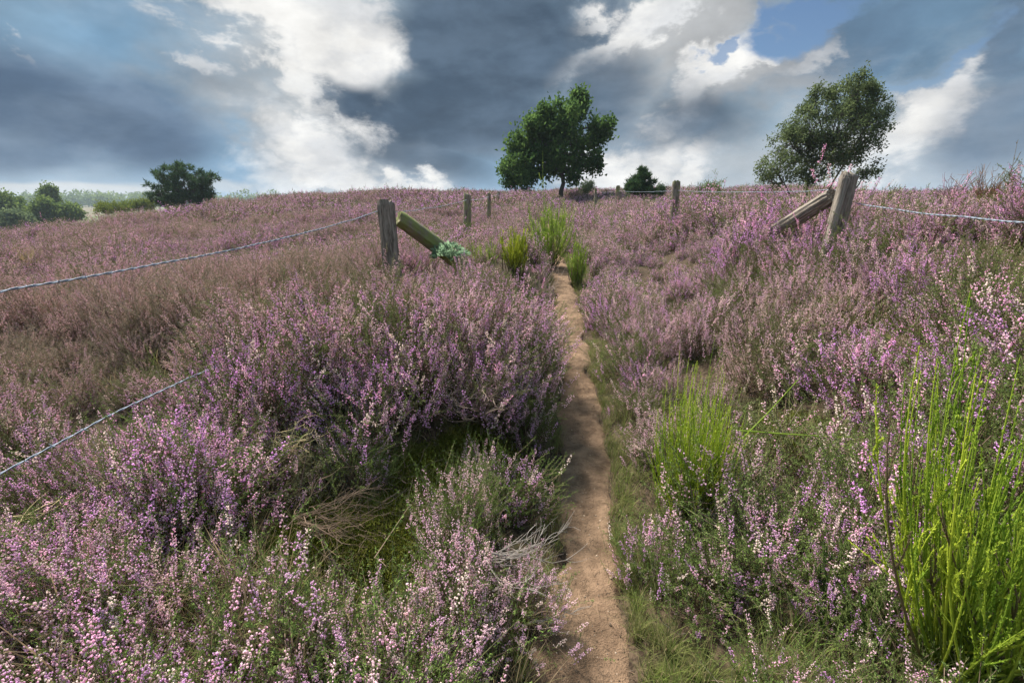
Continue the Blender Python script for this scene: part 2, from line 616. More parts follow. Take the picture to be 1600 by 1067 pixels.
def log_mesh(name, L, r0, r1, seed, material, split=0, sides=28, rings=34, tip=.02):
    """a weathered round timber along +Z with checks, flats and a rough sawn top"""
    h = R(seed)
    a = np.linspace(0, 2 * np.pi, sides, endpoint=False)
    prof = 1 + .05 * np.sin(2 * a + h.uniform(0, 6)) + .04 * np.sin(3 * a + h.uniform(0, 6)) + .025 * np.sin(7 * a + h.uniform(0, 6))
    for _ in range(4 + split):                              # drying cracks
        prof -= h.uniform(.05, .15) * np.exp(-(((a - h.uniform(0, 6.28) + np.pi) % (2 * np.pi) - np.pi) / .10) ** 2)
    V = []
    bx, by = h.uniform(-.02, .02, 2)
    for i in range(rings):
        t = i / (rings - 1)
        r = r0 + (r1 - r0) * t
        wob = 1 + .03 * np.sin(9 * t + 2 * a + h.uniform(0, .5)) + h.normal(0, .008, sides)
        rr = r * prof * wob * (1 - .10 * max(0, (t - .96) / .04) ** 2)
        z = L * t + (tip * np.sin(a + 1.3) + h.normal(0, .006, sides) if i == rings - 1 else 0)
        V.append(np.stack([np.cos(a) * rr + bx * math.sin(3 * t), np.sin(a) * rr + by * math.sin(2.4 * t), z + 0 * a], -1))
    V = np.concatenate(V)
    F = []
    for i in range(rings - 1):
        for j in range(sides):
            k = (j + 1) % sides
            p, q, u, v = i * sides + j, i * sides + k, (i + 1) * sides + k, (i + 1) * sides + j
            F += [(p, q, u), (p, u, v)]
    n = len(V)
    V = np.concatenate([V, [[0, 0, L - .012]], [[0, 0, 0]]])
    for j in range(sides):
        k = (j + 1) % sides
        F.append(((rings - 1) * sides + j, (rings - 1) * sides + k, n))
        F.append((k, j, n + 1))
    return mesh(name, V, F, [material], smooth=False)


def timber(name, base, top, r0, r1, seed, material, label, cat, group=None, split=0, parent=None, sink=.25):
    base, top = Vector(base), Vector(top)
    d = (top - base).normalized()
    b = base - d * sink
    o = link(name, log_mesh(name, (top - b).length, r0, r1, seed, material, split), parent, b)
    o.rotation_euler = d.to_track_quat('Z', 'Y').to_euler()
    return tag(o, label, cat, group)


def post(px, py_top, depth, r, seed, label, material=None, lean=(0, 0), group='fence posts along the path'):
    t = at(px, py_top, depth)
    b = (t[0] - lean[0], t[1] - lean[1], gz(t[0], t[1]))
    return timber('fence_post', b, t, r * 1.04, r, seed, material or MAT_WOOD, label, 'fence post', group), t


p_left, TL = post(603, 315, 5.4, .088, 1, 'thick grey corner post at the left of the path, end of the sagging wire', lean=(-.03, .02))
p_right, TR = post(1327, 270, 5.1, .083, 2, 'tall grey split corner post at the right, braced by a leaning log', lean=(.10, .0))
# the right post has a second, slimmer timber lashed to its near side, split off towards the foot
tb = (TR[0] - .23, TR[1] - .16, TR[2] - .62)
timber('split_timber', (tb[0], tb[1], tb[2] - .25), (TR[0] - .085, TR[1] - .07, TR[2] - .035), .042, .05, 9, MAT_WOOD, None, None, sink=.2)
sp = bpy.data.objects['split_timber']
bpy.context.view_layer.update()
mw = p_right.matrix_world.inverted() @ sp.matrix_world
sp.parent = p_right
sp.matrix_local = mw
LEFT = [(730, 303, 10.2, .072, 3, 'mossy square-topped post, second along the left fence'),
        (764, 302, 17.5, .062, 4, 'thin mossy post, third along the left fence'),
        (779, 299, 25.0, .062, 5, 'faint far post, fourth along the left fence')]
RIGHT = [(1058, 284, 9.6, .072, 6, 'upright mossy post standing clear on the skyline, right of the small pine'),
         (966, 291, 17.5, .070, 7, 'short far post on the skyline, just left of the small pine'),
         (931, 295, 26.0, .070, 8, 'tiny farthest post of the right fence beside the pale bush')]
TLs, TRs = [TL], [TR]
for q in LEFT:
    TLs.append(post(*q, material=MAT_MOSSWOOD, lean=(.02, .03))[1])
for q in RIGHT:
    TRs.append(post(*q, material=MAT_MOSSWOOD, lean=(-.03, .02))[1])

def to_soil(top, through):
    """follow the line of a strut down to the soil"""
    d = (through - top) / np.linalg.norm(through - top)
    p = np.array(through, float)
    for _ in range(400):
        if p[2] <= gz(p[0], p[1]) + .03:
            break
        p = p + d * .01
    return p


# struts bracing the two corner posts
s0 = at(621, 342, 5.56)
s1 = at(690, 392, 6.0)
timber('brace_log', to_soil(s0, s1 + np.array([.16, .24, -.18])), s0, .096, .090, 21, MAT_LOGMOSS, 'green mossy brace log sloping down from the left corner post', 'log', sink=.1)
s0 = at(1303, 306, 5.2)
s1 = at(1207, 352, 5.8)
timber('brace_log', to_soil(s0, s1 + np.array([-.02, .10, -.17])), s0, .088, .085, 22, MAT_WOOD, 'grey brace log leaning against the right corner post', 'log', sink=.1)


def barbed_wire(name, pts, label, sag=.03, r=.0030, barb=.12, group='fence wires', seed=0):
    h = R(seed)
    P = []
    for A, B in zip(pts[:-1], pts[1:]):
        A, B = np.asarray(A, float), np.asarray(B, float)
        n = max(int(np.linalg.norm(B - A) / .02), 8)
        t = np.linspace(0, 1, n)[:, None]
        Q = A + (B - A) * t
        Q[:, 2] -= (sag * 4 * t * (1 - t))[:, 0]
        P.append(Q if not P else Q[1:])
    P = np.concatenate(P)
    P[:, 2] += np.interp(np.arange(len(P)), np.arange(0, len(P) + 9, 9), h.normal(0, .003, len(np.arange(0, len(P) + 9, 9))))
    tang = unit(np.gradient(P, axis=0))
    X = unit(np.cross(tang, [0, 0, 1.0]))
    Y = np.cross(X, tang)
    mb = MB()
    s = np.cumsum(np.r_[0, np.linalg.norm(np.diff(P, axis=0), axis=1)])
    for k in (0, np.pi):
        a = s * 2 * np.pi / .13 + k
        Q = P + (X * np.cos(a)[:, None] + Y * np.sin(a)[:, None]) * r * .95
        mb.add(*tubes(Q[None], np.full((1, len(Q)), r), 5))
    root = link(name, mb.mesh(name, [MAT_WIRE], True))
    for c in np.arange(barb * .5, s[-1], barb):
        i = int(np.searchsorted(s, c))
        if np.linalg.norm(P[i] - np.array([0, 0, EYE])) > 8:
            continue
        b = MB()
        for q in range(4):
            th = h.uniform(0, 6.28)
            d = X[i] * math.cos(th) + Y[i] * math.sin(th) + tang[i] * h.uniform(-.5, .5)
            b.add(*tubes(np.stack([P[i], P[i] + d * .017])[None], np.array([[r * .85, r * .25]]), 4))
        link('barb', b.mesh('barb', [MAT_WIRE]), root)
    return tag(root, label, 'wire', group)


def drop(p, dz, dx=0, dy=0):
    return np.asarray(p, float) + np.array([dx, dy, -dz])


edgeL = at(0, 455, 1.9)
dirL = edgeL - drop(TL, .10)
farL = drop(TL, .10) + dirL * 1.75
barbed_wire('barbed_wire', [drop(TL, .10, -.085, -.03), drop(TL, .10) + dirL * .99, farL], 'top barbed wire sagging from the left corner post to the picture edge', .05, .0030, seed=1)
mid0 = at(160, 655, 2.10)
mid1 = at(0, 742, 1.70)
dm = mid0 - mid1
barbed_wire('barbed_wire', [mid1 - dm * 2.0, mid1, mid0, mid0 + dm * 1.2 - np.array([0, 0, .03]), drop(TL, 1.12, -.085, -.03)], 'low barbed wire running through the heather at the left edge', .0, .0026, seed=2)
barbed_wire('barbed_wire', [drop(a, .12, .0, -.075) for a in TLs], 'thin wire linking the left fence posts up the slope', .03, .0024, .2, seed=3)
barbed_wire('barbed_wire', [drop(a, .16, .0, -.078) for a in TRs], 'thin wire linking the right fence posts up the slope', .03, .0023, .2, seed=4)
edgeR = at(1600, 347, 2.9)
a0 = drop(TR, .29, .07, -.08)
barbed_wire('barbed_wire', [a0, edgeR, edgeR + (edgeR - a0) * .9], 'bluish wire from the right corner post to the right edge', .02, .0030, seed=5)
# posts that carry the wires just outside the picture
for p, sd, lb in ((farL, 31, 'grey post carrying the wires beyond the left edge'), (edgeR + (edgeR - a0) * .9, 32, 'grey post carrying the wire beyond the right edge')):
    timber('fence_post', (p[0], p[1], gz(p[0], p[1])), (p[0], p[1], p[2] + .12), .075, .07, sd, MAT_WOOD, lb, 'fence post', 'fence posts along the path')

# ------------------------------------------------------------------ heather
def inst(T, name):
    return attr(T, name, 'INSTANCER').outputs['Fac']


def m_flower(T):
    c = attr(T, 'col').outputs['Color']
    c = T.mix(inst(T, 'pale'), c, (0.74, 0.57, 0.54, 1))
    c = T.mix(inst(T, 'dead'), c, (0.62, 0.46, 0.42, 1))
    return leafy(T, c, .48)


def m_foliage(T):
    c = attr(T, 'col').outputs['Color']
    c = T.mix(inst(T, 'dead'), c, (0.30, 0.23, 0.18, 1))
    c = T.mix(T.math('MULTIPLY', inst(T, 'lush'), .75), c, (0.130, 0.205, 0.045, 1))
    return leafy(T, c, .25)


def m_stem(T):
    return leafy(T, attr(T, 'col').outputs['Color'], .0)


MAT_FLOWER = mat('heather_bells', m_flower)
MAT_FOLIAGE = mat('heather_leaves', m_foliage)
MAT_STEM = mat('heather_stems', m_stem)

LILAC = np.array([0.71, 0.40, 0.71])
MAUVE = np.array([0.80, 0.47, 0.66])
PINK = np.array([0.86, 0.62, 0.71])
CREAM = np.array([0.86, 0.74, 0.68])
GREEN = np.array([0.105, 0.145, 0.046])
OLIVE = np.array([0.175, 0.170, 0.072])
BARK = np.array([0.13, 0.092, 0.068])
GREY = np.array([0.20, 0.165, 0.135])


def bell(n=4):
    """a small open bell: bipyramid of n sides, unit length"""
    a = np.arange(n) * 2 * np.pi / n
    V = np.concatenate([[[0, 0, 0]], np.stack([np.cos(a) * .42, np.sin(a) * .42, 0 * a + .62], -1), [[0, 0, .92]]])
    F = [(0, 1 + j, 1 + (j + 1) % n) for j in range(n)] + [(n + 1, 1 + (j + 1) % n, 1 + j) for j in range(n)]
    return V, np.array(F)


def heather(seed, Rad, H, lod, spread=.5, full=1.0, bloom=.90, green=1.0):
    """one heather bush: (stems, foliage, flowers) meshes, base at the origin"""
    h = R(seed)
    n_tip = {0: 225, 1: 120, 2: 46}[lod]
    n_tip = int(n_tip * full)
    # sprig ends spread over a lumpy dome
    th = np.arccos(1 - h.uniform(0, 1, n_tip) ** 1.0 * .97)
    ph = h.uniform(0, 6.283, n_tip)
    lump = 1 + .16 * np.sin(2 * ph + h.uniform(0, 6)) + .13 * np.sin(3 * ph + 4 * th + h.uniform(0, 6)) + .10 * np.sin(7 * ph + 3 * th + h.uniform(0, 6))
    r = h.uniform(.70, 1.06, n_tip) * lump
    tip = np.stack([Rad * np.sin(th) * np.cos(ph) * r, Rad * np.sin(th) * np.sin(ph) * r, H * (.16 + .80 * np.cos(th) * r)], -1)
    out = unit(np.stack([np.sin(th) * np.cos(ph), np.sin(th) * np.sin(ph), np.cos(th) * 0 + .0], -1) + 1e-6)
    sdir = unit(out * (spread * np.sin(th))[:, None] + np.array([0, 0, 1.0]) + h.normal(0, .22, (n_tip, 3)))
    L = h.uniform(.11, .23, n_tip) * (H / .5) ** .5
    # some leading spikes stand well clear of the rest
    lead = h.uniform(0, 1, n_tip) < .14
    L = np.where(lead, L * 1.35, L)
    tip = tip + sdir * np.where(lead, h.uniform(.04, .13, n_tip), 0)[:, None]
    base = np.stack([h.normal(0, Rad * .13, n_tip), h.normal(0, Rad * .13, n_tip), np.full(n_tip, -.03)], -1)
    start = tip - sdir * L[:, None]
    stems, fol, flo = MB(), MB(), MB()
    if lod < 2:
        bow = out * (Rad * .16) * h.uniform(.2, 1.3, (n_tip, 1)) + h.normal(0, .02, (n_tip, 3)) - np.array([0, 0, .03])
        P = curve_paths(base, start, 5 if lod == 0 else 4, bow)
        k = P.shape[1]
        P[:, 1:-1] += h.normal(0, .008, P[:, 1:-1].shape)
        rr = np.linspace(1, .42, k)[None] * h.uniform(.0017, .0032, (n_tip, 1)) * (1 if lod == 0 else 1.5)
        V, F = tubes(P, rr, 3)
        cc = np.repeat(BARK * h.uniform(.6, 1.5, (n_tip, 1)) + (GREY - BARK) * (h.uniform(0, 1, (n_tip, 1)) > .82), k * 3, 0)
        stems.add(V, F, cc)
        P2 = curve_paths(start, tip, 3, h.normal(0, .006, (n_tip, 3)))
        V, F = tubes(P2, np.broadcast_to(np.array([.0012, .0010, .0005]) * (1 if lod == 0 else 1.6), (n_tip, 3)), 3)
        stems.add(V, F, OLIVE * .9)
    # flowers up each sprig, on the sprig and on two or three side shoots
    kind = h.uniform(0, 1, n_tip)
    tone = h.uniform(0, 1, (n_tip, 1))
    base_c = np.where(kind[:, None] < .42, LILAC, np.where(kind[:, None] < .70, MAUVE, np.where(kind[:, None] < .90, PINK, CREAM)))
    blooming = h.uniform(0, 1, n_tip) < bloom
    nf = {0: 36, 1: 11, 2: 6}[lod]
    size = {0: .0088, 1: .0165, 2: .040}[lod]
    bv, bf = bell({0: 4, 1: 3, 2: 3}[lod])
    idx = np.repeat(np.where(blooming)[0], nf)
    n = len(idx)
    u = h.uniform(.0, 1.0, n) ** .8
    u = .06 + .86 * u
    pos = start[idx] + sdir[idx] * (L[idx] * u)[:, None]
    side = unit(np.cross(sdir[idx], h.normal(0, 1, (n, 3))))
    wid = {0: .0052, 1: .008, 2: .018}[lod] * (1.25 - u * .8)
    off = np.where(h.uniform(0, 1, n) < .16, 2.6, 1.0) * h.uniform(.3, 1.2, n)
    pos = pos + side * (wid * off)[:, None] + sdir[idx] * (wid * off * .5)[:, None]
    fd = unit(side + sdir[idx] * .35 + h.normal(0, .3, (n, 3)) - np.array([0, 0, .25]))
    Rm = frames(fd, h.uniform(0, 6.28, n))
    V, F = stamp(bv, bf, Rm, pos, size * h.uniform(.7, 1.25, n) * (1.1 - .35 * u))
    cc = base_c[idx] * (.72 + .5 * tone[idx]) * h.uniform(.82, 1.2, (n, 1))
    fresh = (h.uniform(0, 1, n) < .06)[:, None]
    cc = np.where(fresh, CREAM * h.uniform(.7, 1.1, (n, 1)), cc)
    flo.add(V, F, np.repeat(cc, len(bv), 0))
    # leaves: tiny scales on the sprigs, and green shoots filling the bush
    nl = {0: 30, 1: 9, 2: 3}[lod]
    ll = {0: (.0085, .0030), 1: (.017, .0065), 2: (.05, .02)}[lod]
    idx = np.repeat(np.arange(n_tip), nl)
    n = len(idx)
    u = h.uniform(-.55, 1.04, n)
    pos = start[idx] + sdir[idx] * (L[idx] * u)[:, None] + h.normal(0, .003 if lod == 0 else .008, (n, 3))
    d = unit(sdir[idx] * .9 + h.normal(0, .6, (n, 3)))
    cc = (GREEN + (OLIVE - GREEN) * h.uniform(0, 1, (n, 1))) * h.uniform(.7, 1.5, (n, 1))
    leaves(fol, pos, d, ll[0] * h.uniform(.7, 1.3, n), ll[1], h, cc)
    ng = int({0: 170, 1: 70, 2: 26}[lod] * green)
    gl = {0: 46, 1: 16, 2: 7}[lod]
    g_t = h.integers(0, n_tip, ng)
    fr = h.uniform(.45, .97, ng)[:, None]
    gp = base[g_t] + (tip[g_t] - base[g_t]) * fr + h.normal(0, Rad * .07, (ng, 3))
    gd = unit(out[g_t] * .6 + np.array([0, 0, .9]) + h.normal(0, .35, (ng, 3)))
    gL = h.uniform(.07, .14, ng)
    if lod == 0:
        V, F = tubes(curve_paths(gp - gd * .05, gp + gd * gL[:, None], 3), np.broadcast_to(np.array([.0014, .0010, .0006]), (ng, 3)), 3)
        stems.add(V, F, BARK * 1.1)
    idx = np.repeat(np.arange(ng), gl)
    n = len(idx)
    u = h.uniform(0, 1.05, n)
    pos = gp[idx] + gd[idx] * (gL[idx] * u)[:, None] + h.normal(0, .003 if lod == 0 else .010, (n, 3))
    d = unit(gd[idx] + h.normal(0, .65, (n, 3)))
    cc = (GREEN + (OLIVE - GREEN) * h.uniform(0, 1, (n, 1))) * h.uniform(.6, 1.4, (n, 1))
    leaves(fol, pos, d, ll[0] * 1.15 * h.uniform(.7, 1.3, n), ll[1] * 1.1, h, cc)
    if lod == 2:
        # short twiggy tufts close the middle of a far bush
        q = h.normal(0, 1, (40, 3)) * [Rad * .5, Rad * .5, H * .18] + [0, 0, H * .35]
        leaves(fol, q, unit(h.normal(0, .6, (40, 3)) + [0, 0, 1]), .16, .03, h, BARK * 1.1)
        stems.add(*tubes(curve_paths(np.zeros((5, 3)), h.normal(0, 1, (5, 3)) * Rad * .5 + [0, 0, H * .6], 3), np.full((5, 3), .006), 3), BARK)
    nm = 'heather'
    return (stems.mesh(nm + '_stems', [MAT_STEM]), fol.mesh(nm + '_foliage', [MAT_FOLIAGE]), flo.mesh(nm + '_flowers', [MAT_FLOWER]))


# shapes of bush by distance: radius, height
NEAR = [heather(100 + i, r_, h_, 0, sp) for i, (r_, h_, sp) in enumerate([(.30, .44, .5), (.36, .52, .7), (.27, .56, .35), (.40, .46, .8), (.33, .60, .5)])] + \
    [heather(120 + i, r_, h_, 0, sp, .9, bl, 1.7) for i, (r_, h_, sp, bl) in enumerate([(.30, .42, .6, .34), (.34, .48, .5, .26), (.27, .50, .4, .46)])]
MID = [heather(200 + i, r_, h_, 1, sp) for i, (r_, h_, sp) in enumerate([(.30, .44, .5), (.36, .52, .7), (.27, .56, .35), (.40, .46, .8)])]
FAR = [heather(300 + i, r_, h_, 2, sp) for i, (r_, h_, sp) in enumerate([(.40, .46, .5), (.46, .54, .7), (.36, .50, .4)])]


def loose(meshes):
    """unlinked holders whose shapes a scatter copies"""
    return [bpy.data.objects.new(m.name, m) for m in meshes]


def scatter_tree(name, kinds):
    """kinds: a list of lists of holder objects; each inner list is one plant"""
    g = bpy.data.node_groups.new(name, 'GeometryNodeTree')
    g.interface.new_socket('Geometry', in_out='INPUT', socket_type='NodeSocketGeometry')
    g.interface.new_socket('Geometry', in_out='OUTPUT', socket_type='NodeSocketGeometry')
    N, Lk = g.nodes, g.links
    gi, go = N.new('NodeGroupInput'), N.new('NodeGroupOutput')
    allj = N.new('GeometryNodeJoinGeometry')
    for k in reversed(kinds):
        j = N.new('GeometryNodeJoinGeometry')
        for o in k:
            oi = N.new('GeometryNodeObjectInfo')
            oi.inputs['Object'].default_value = o
            Lk.new(oi.outputs['Geometry'], j.inputs[0])
        gti = N.new('GeometryNodeGeometryToInstance')
        Lk.new(j.outputs[0], gti.inputs[0])
        Lk.new(gti.outputs[0], allj.inputs[0])
    ip = N.new('GeometryNodeInstanceOnPoints')
    ip.inputs['Pick Instance'].default_value = True
    Lk.new(gi.outputs[0], ip.inputs['Points'])
    Lk.new(allj.outputs[0], ip.inputs['Instance'])

    def named(nm, dt):
        a = N.new('GeometryNodeInputNamedAttribute')
        a.data_type = dt
        a.inputs[0].default_value = nm
        return a.outputs[0]
    Lk.new(named('pick', 'INT'), ip.inputs['Instance Index'])
    e2r = N.new('FunctionNodeEulerToRotation')
    Lk.new(named('turn', 'FLOAT_VECTOR'), e2r.inputs[0])
    Lk.new(e2r.outputs[0], ip.inputs['Rotation'])
    Lk.new(named('size', 'FLOAT_VECTOR'), ip.inputs['Scale'])
    Lk.new(ip.outputs[0], go.inputs[0])
    return g


def scatter(name, tree, nk, P, turn, size, extra, label, cat, pick=None):
    P = np.asarray(P)
    n = len(P)
    me = bpy.data.meshes.new(name)
    me.vertices.add(n)
    me.vertices.foreach_set('co', P.astype(np.float32).ravel())

    def put(nm, dt, v, key):
        a = me.attributes.new(nm, dt, 'POINT')
        a.data.foreach_set(key, np.ascontiguousarray(v).ravel())
    put('pick', 'INT', (RNG.integers(0, nk, n) if pick is None else pick).astype(np.int32), 'value')
    put('turn', 'FLOAT_VECTOR', turn.astype(np.float32), 'vector')
    put('size', 'FLOAT_VECTOR', size.astype(np.float32), 'vector')
    for k, v in extra.items():
        put(k, 'FLOAT', np.asarray(v, dtype=np.float32), 'value')
    o = link(name, me)
    md = o.modifiers.new('scatter', 'NODES')
    md.node_group = tree
    return tag(o, label, cat, kind='stuff')


def patch(x, y, seed, scale):
    """smooth 0..1 field for drifts of colour"""
    h = R(seed)
    z = np.zeros_like(x)
    for i in range(9):
        f = scale * 1.45 ** (i % 5)
        th = h.uniform(0, 6.28)
        z += np.sin(f * (x * math.cos(th) + y * math.sin(th)) + h.uniform(0, 6.28) + 1.3 * np.sin(f * .6 * (y * math.cos(th) - x * math.sin(th)))) / (1.25 ** (i % 5))
    return .5 + .5 * np.tanh(z * .42)


def bare(px, py, r):
    x, y = on_ground(px, py)
    return (x, y, r)


CLEAR = [bare(535, 895, .33), bare(520, 985, .22), bare(745, 735, .19), bare(660, 740, .14), bare(590, 830, .16),
         bare(1240, 690, .16), bare(350, 900, .12)]


HOLLOW = [bare(450, 690, .15), bare(330, 715, .15), bare(600, 785, .13), bare(95, 765, .14), bare(1195, 590, .14), bare(1130, 735, .12), bare(1400, 690, .13),
          bare(240, 590, .15), bare(560, 560, .12), bare(1290, 470, .16), bare(1440, 420, .18), bare(1060, 520, .14)]


def heather_state(x, y):
    """how a plant at x, y looks: (dead, pale, lush, vigour)"""
    d = x - path_x(y)
    dist = np.hypot(x, y)
    dead = .12 + .72 * (patch(x, y, 41, .60) - .45)
    # brown drift left of the corner post, a paler one on the slope, fading plants behind the broom clump
    dead = dead + .70 * np.exp(-(((x + 3.3) / 2.2) ** 2 + ((y - 4.4) / 2.0) ** 2)) + .40 * np.exp(-(((x + 1.6) / .9) ** 2 + ((y - 4.4) / .8) ** 2))
    dead = dead + .38 * sstep(-4, -12, x) * (.35 + .65 * patch(x, y, 43, .24))
    dead = dead - .42 * sstep(.3, 2, d) * sstep(22, 10, dist) - .15 * sstep(-2.6, -.6, x) * (d < 0)
    dead = dead + .30 * np.exp(-(((x - 1.8) / .8) ** 2 + ((y - 3.6) / .6) ** 2))
    dead = dead - .16 * sstep(10, 30, dist)
    pale = .14 + .60 * (patch(x, y, 42, .95) - .45) + .22 * np.exp(-(((x + .2) / .5) ** 2 + ((y - 1.6) / .4) ** 2)) + .35 * np.exp(-(((x - 2.0) / .9) ** 2 + ((y - 3.8) / .7) ** 2))
    lush = .32 + .55 * sstep(3.2, 1.6, y) + .35 * sstep(1.0, .25, np.abs(d)) + .5 * (patch(x, y, 44, .8) - .5) - .45 * sstep(-1.2, -3.0, x) * sstep(2.4, 3.6, y) - .2 * sstep(14, 24, dist)
    return np.clip(dead, 0, .9), np.clip(pale, 0, .8), np.clip(lush, 0, 1), patch(x, y, 45, 1.1)


LOW = [(.15, 4.9, .5, .72), (-1.30, 4.75, .60, .52), (-1.05, 4.2, .50, .80), (-.80, 5.2, .60, .42), (.03, 6.0, .70, .30), (3.9, 4.2, .7, .75), (3.3, 3.4, .6, .85), (.0, 5.3, .4, .7), (.25, 6.8, .45, .6), (-.55, 6.2, .45, .5), (-.85, 5.75, .6, .40), (-1.15, 5.25, .3, .6)]      # where the heather stays short: x, y, radius, factor


def heather_points(y0, y1, cell, seed, xl, xr, margin):
    h = R(seed)
    out = []
    yy = np.arange(y0, y1, cell)
    for y in yy:
        xx = np.arange(xl(y), xr(y), cell)
        out.append(np.stack([xx + h.uniform(-.5, .5, len(xx)) * cell, y + h.uniform(-.5, .5, len(xx)) * cell], -1))
    P = np.concatenate(out)
    d = np.abs(P[:, 0] - path_x(P[:, 1]))
    keep = (d > path_half(P[:, 1]) + margin + h.uniform(0, .07, len(P))) | (P[:, 1] > 17)
    for (cx, cy, r) in CLEAR + HOLLOW:
        keep &= np.hypot(P[:, 0] - cx, P[:, 1] - cy) > r
    return P[keep], h


HERO = []                                         # (x, y, r) of the bushes placed by hand, filled below


def plant_heather(name, tree, nk, y0, y1, cell, seed, xl, xr, margin, label, size0=1.0):
    P, h = heather_points(y0, y1, cell, seed, xl, xr, margin)
    for (cx, cy, r) in HERO:
        P = P[np.hypot(P[:, 0] - cx, P[:, 1] - cy) > r]
    x, y = P[:, 0], P[:, 1]
    dead, pale, lush, vig = heather_state(x, y)
    d = np.abs(x - path_x(y))
    gap = patch(x, y, 47, 2.3 if y0 < 6 else 1.0)
    n = len(P)
    s = size0 * (.60 + .62 * vig) * h.uniform(.78, 1.22, n) * (.66 + .42 * sstep(.08, .55, gap))
    for (lx, ly, lr, lf) in LOW:
        s *= 1 - (1 - lf) * np.exp(-(((x - lx) ** 2 + (y - ly) ** 2) / lr ** 2) ** 2)
    s *= 1 + .25 * np.exp(-(((x - 3.0) / .7) ** 2 + ((y - 4.6) / .6) ** 2))
    # low along the wire at the left
    wx = np.interp(y, [1.0, 5.4], [-2.2, -1.4])
    s *= 1 - .25 * np.exp(-((x - wx - .10) / .25) ** 2) * sstep(2.6, 2.0, y)
    s *= 1 + .30 * np.exp(-(((x + 2.9) / 1.3) ** 2 + ((y - 4.0) / 1.3) ** 2))
    s *= .68 + .32 * sstep(.2, .55, d) if y0 < 12 else 1.0
    s *= .80 + .20 * sstep(1.2, 3.2, y)
    s *= 1 + .18 * np.exp(-(((x + .75) / .9) ** 2 + ((y - 3.9) / .7) ** 2))
    if y0 < 6:                                      # nothing on the left stands above eye level
        s = np.where(x < path_x(y), np.minimum(s, (1.42 - ground(x, y)) / .72), s)
    size = np.stack([s * h.uniform(.9, 1.15, n), s * h.uniform(.9, 1.15, n), s * h.uniform(.85, 1.15, n)], -1)
    turn = np.stack([h.normal(0, .12, n), h.normal(0, .12, n), h.uniform(0, 6.28, n)], -1)
    pick = h.integers(0, nk, n)
    if nk == 8:                                     # near: flowering kinds 0-4, leafy kinds 5-7
        dd = x - path_x(y)
        leafy_p = .22 + .55 * sstep(3.0, 1.8, y) * sstep(.1, .4, dd) + .34 * sstep(3.0, 1.7, y) * (dd < 0) + .40 * sstep(.85, .35, np.abs(dd))
        leafy_p = leafy_p + .45 * sstep(.35, .15, gap)
        pick = np.where(h.uniform(0, 1, n) < leafy_p, h.integers(5, 8, n), h.integers(0, 5, n))
    z = ground(x, y) - .02
    j = h.normal(0, .10, n)
    return scatter(name, tree, nk, np.stack([x, y, z], -1), turn, size,
                   {'dead': np.clip(dead + j, 0, .95), 'pale': np.clip(pale + h.normal(0, .12, n), 0, .85), 'lush': np.clip(lush + j, 0, 1)}, label, 'heather', pick)


# the bushes one can pick out in front, each a thing with its own stems, leaves and flowers
def bush(px, py, kind, scale, dead, pale, lush, label, lift=0.0, squash=1.0, depth=None):
    x, y = on_ground(px, py) if depth is None else at(px, py, depth)[:2]
    o = link('heather_bush', None, None, (x, y, gz(x, y) - .02 + lift), (RNG.normal(0, .08), RNG.normal(0, .08), RNG.uniform(0, 6.28)), (scale, scale, scale * squash))
    tag(o, label, 'heather', 'single heather bushes near the path')
    for nm, me in zip(('stems', 'foliage', 'flowers'), NEAR[kind]):
        c = link(nm, me, o)
        c['dead'], c['pale'], c['lush'] = float(dead), float(pale), float(lush)
    HERO.append((x, y, .20 * scale))
    return o


bush(150, 960, 1, .92, .05, .30, .65, 'pink flowering heather in the lower left corner area, beside brown grass')
bush(270, 985, 0, .92, .05, .34, .70, 'pink and cream heather left of the bright moss patch')
bush(710, 985, 2, .90, .00, .58, .75, 'pale pink heather with upright spikes, between moss patch and path')
bush(800, 960, 3, .72, .05, .52, .80, 'cream-tipped heather leaning over the near end of the path')
bush(520, 1120, 0, .85, .00, .42, .70, 'pink heather cut off by the bottom edge, left of centre', depth=1.20)
bush(660, 1130, 1, .80, .02, .50, .75, 'pale heather cut off by the bottom edge, nearest the path', depth=1.20)
bush(450, 770, 6, .80, .45, .10, .35, 'half-bare heather with arching brown stems above the moss patch')
bush(330, 760, 1, .95, .12, .12, .55, 'mauve heather beside the low barbed wire')
bush(110, 800, 4, .85, .15, .20, .50, 'lilac heather just below the low wire at the left edge')
bush(560, 690, 1, 1.10, .10, .05, .45, 'purple heather on the front of the dark mound, left of centre')
bush(650, 640, 4, 1.15, .18, .05, .35, 'tall mauve heather crowning the dark mound left of the path')
bush(760, 640, 4, 1.18, .10, .12, .40, 'big lilac heather on the mound, overhanging its dark hollow')
bush(818, 690, 7, .88, .05, .10, .75, 'green-based lilac heather hugging the left side of the path')
bush(822, 560, 1, .95, .05, .10, .60, 'lilac heather left of the path, above the hollow')
bush(1008, 618, 3, .72, .00, .05, .55, 'bright pink heather on the right of the path, left of the broom clump')
bush(1022, 730, 5, .58, .15, .20, .80, 'small greenish heather between path and broom clump')
bush(1020, 900, 5, .78, .02, .10, .95, 'green heather with few flowers at the right edge of the near path')
bush(1110, 960, 6, .80, .02, .12, .95, 'leafy green heather right of the path, bottom edge')
bush(1260, 880, 7, .90, .00, .05, .70, 'purple-spiked heather between the two bright brooms')
bush(1330, 960, 4, .70, .00, .08, .75, 'lilac heather at the foot of the large broom')
bush(1240, 1075, 6, .62, .02, .15, .95, 'low leafy heather at the bottom edge below the purple-spiked one', depth=1.12)
bush(1180, 560, 4, 1.0, .25, .55, .35, 'cream and brown fading heather behind the broom clump')
bush(1350, 640, 1, 1.05, .00, .02, .55, 'violet heather behind and left of the large broom')
bush(1560, 640, 0, 1.1, .00, .05, .50, 'bright violet heather at the right edge behind the large broom')


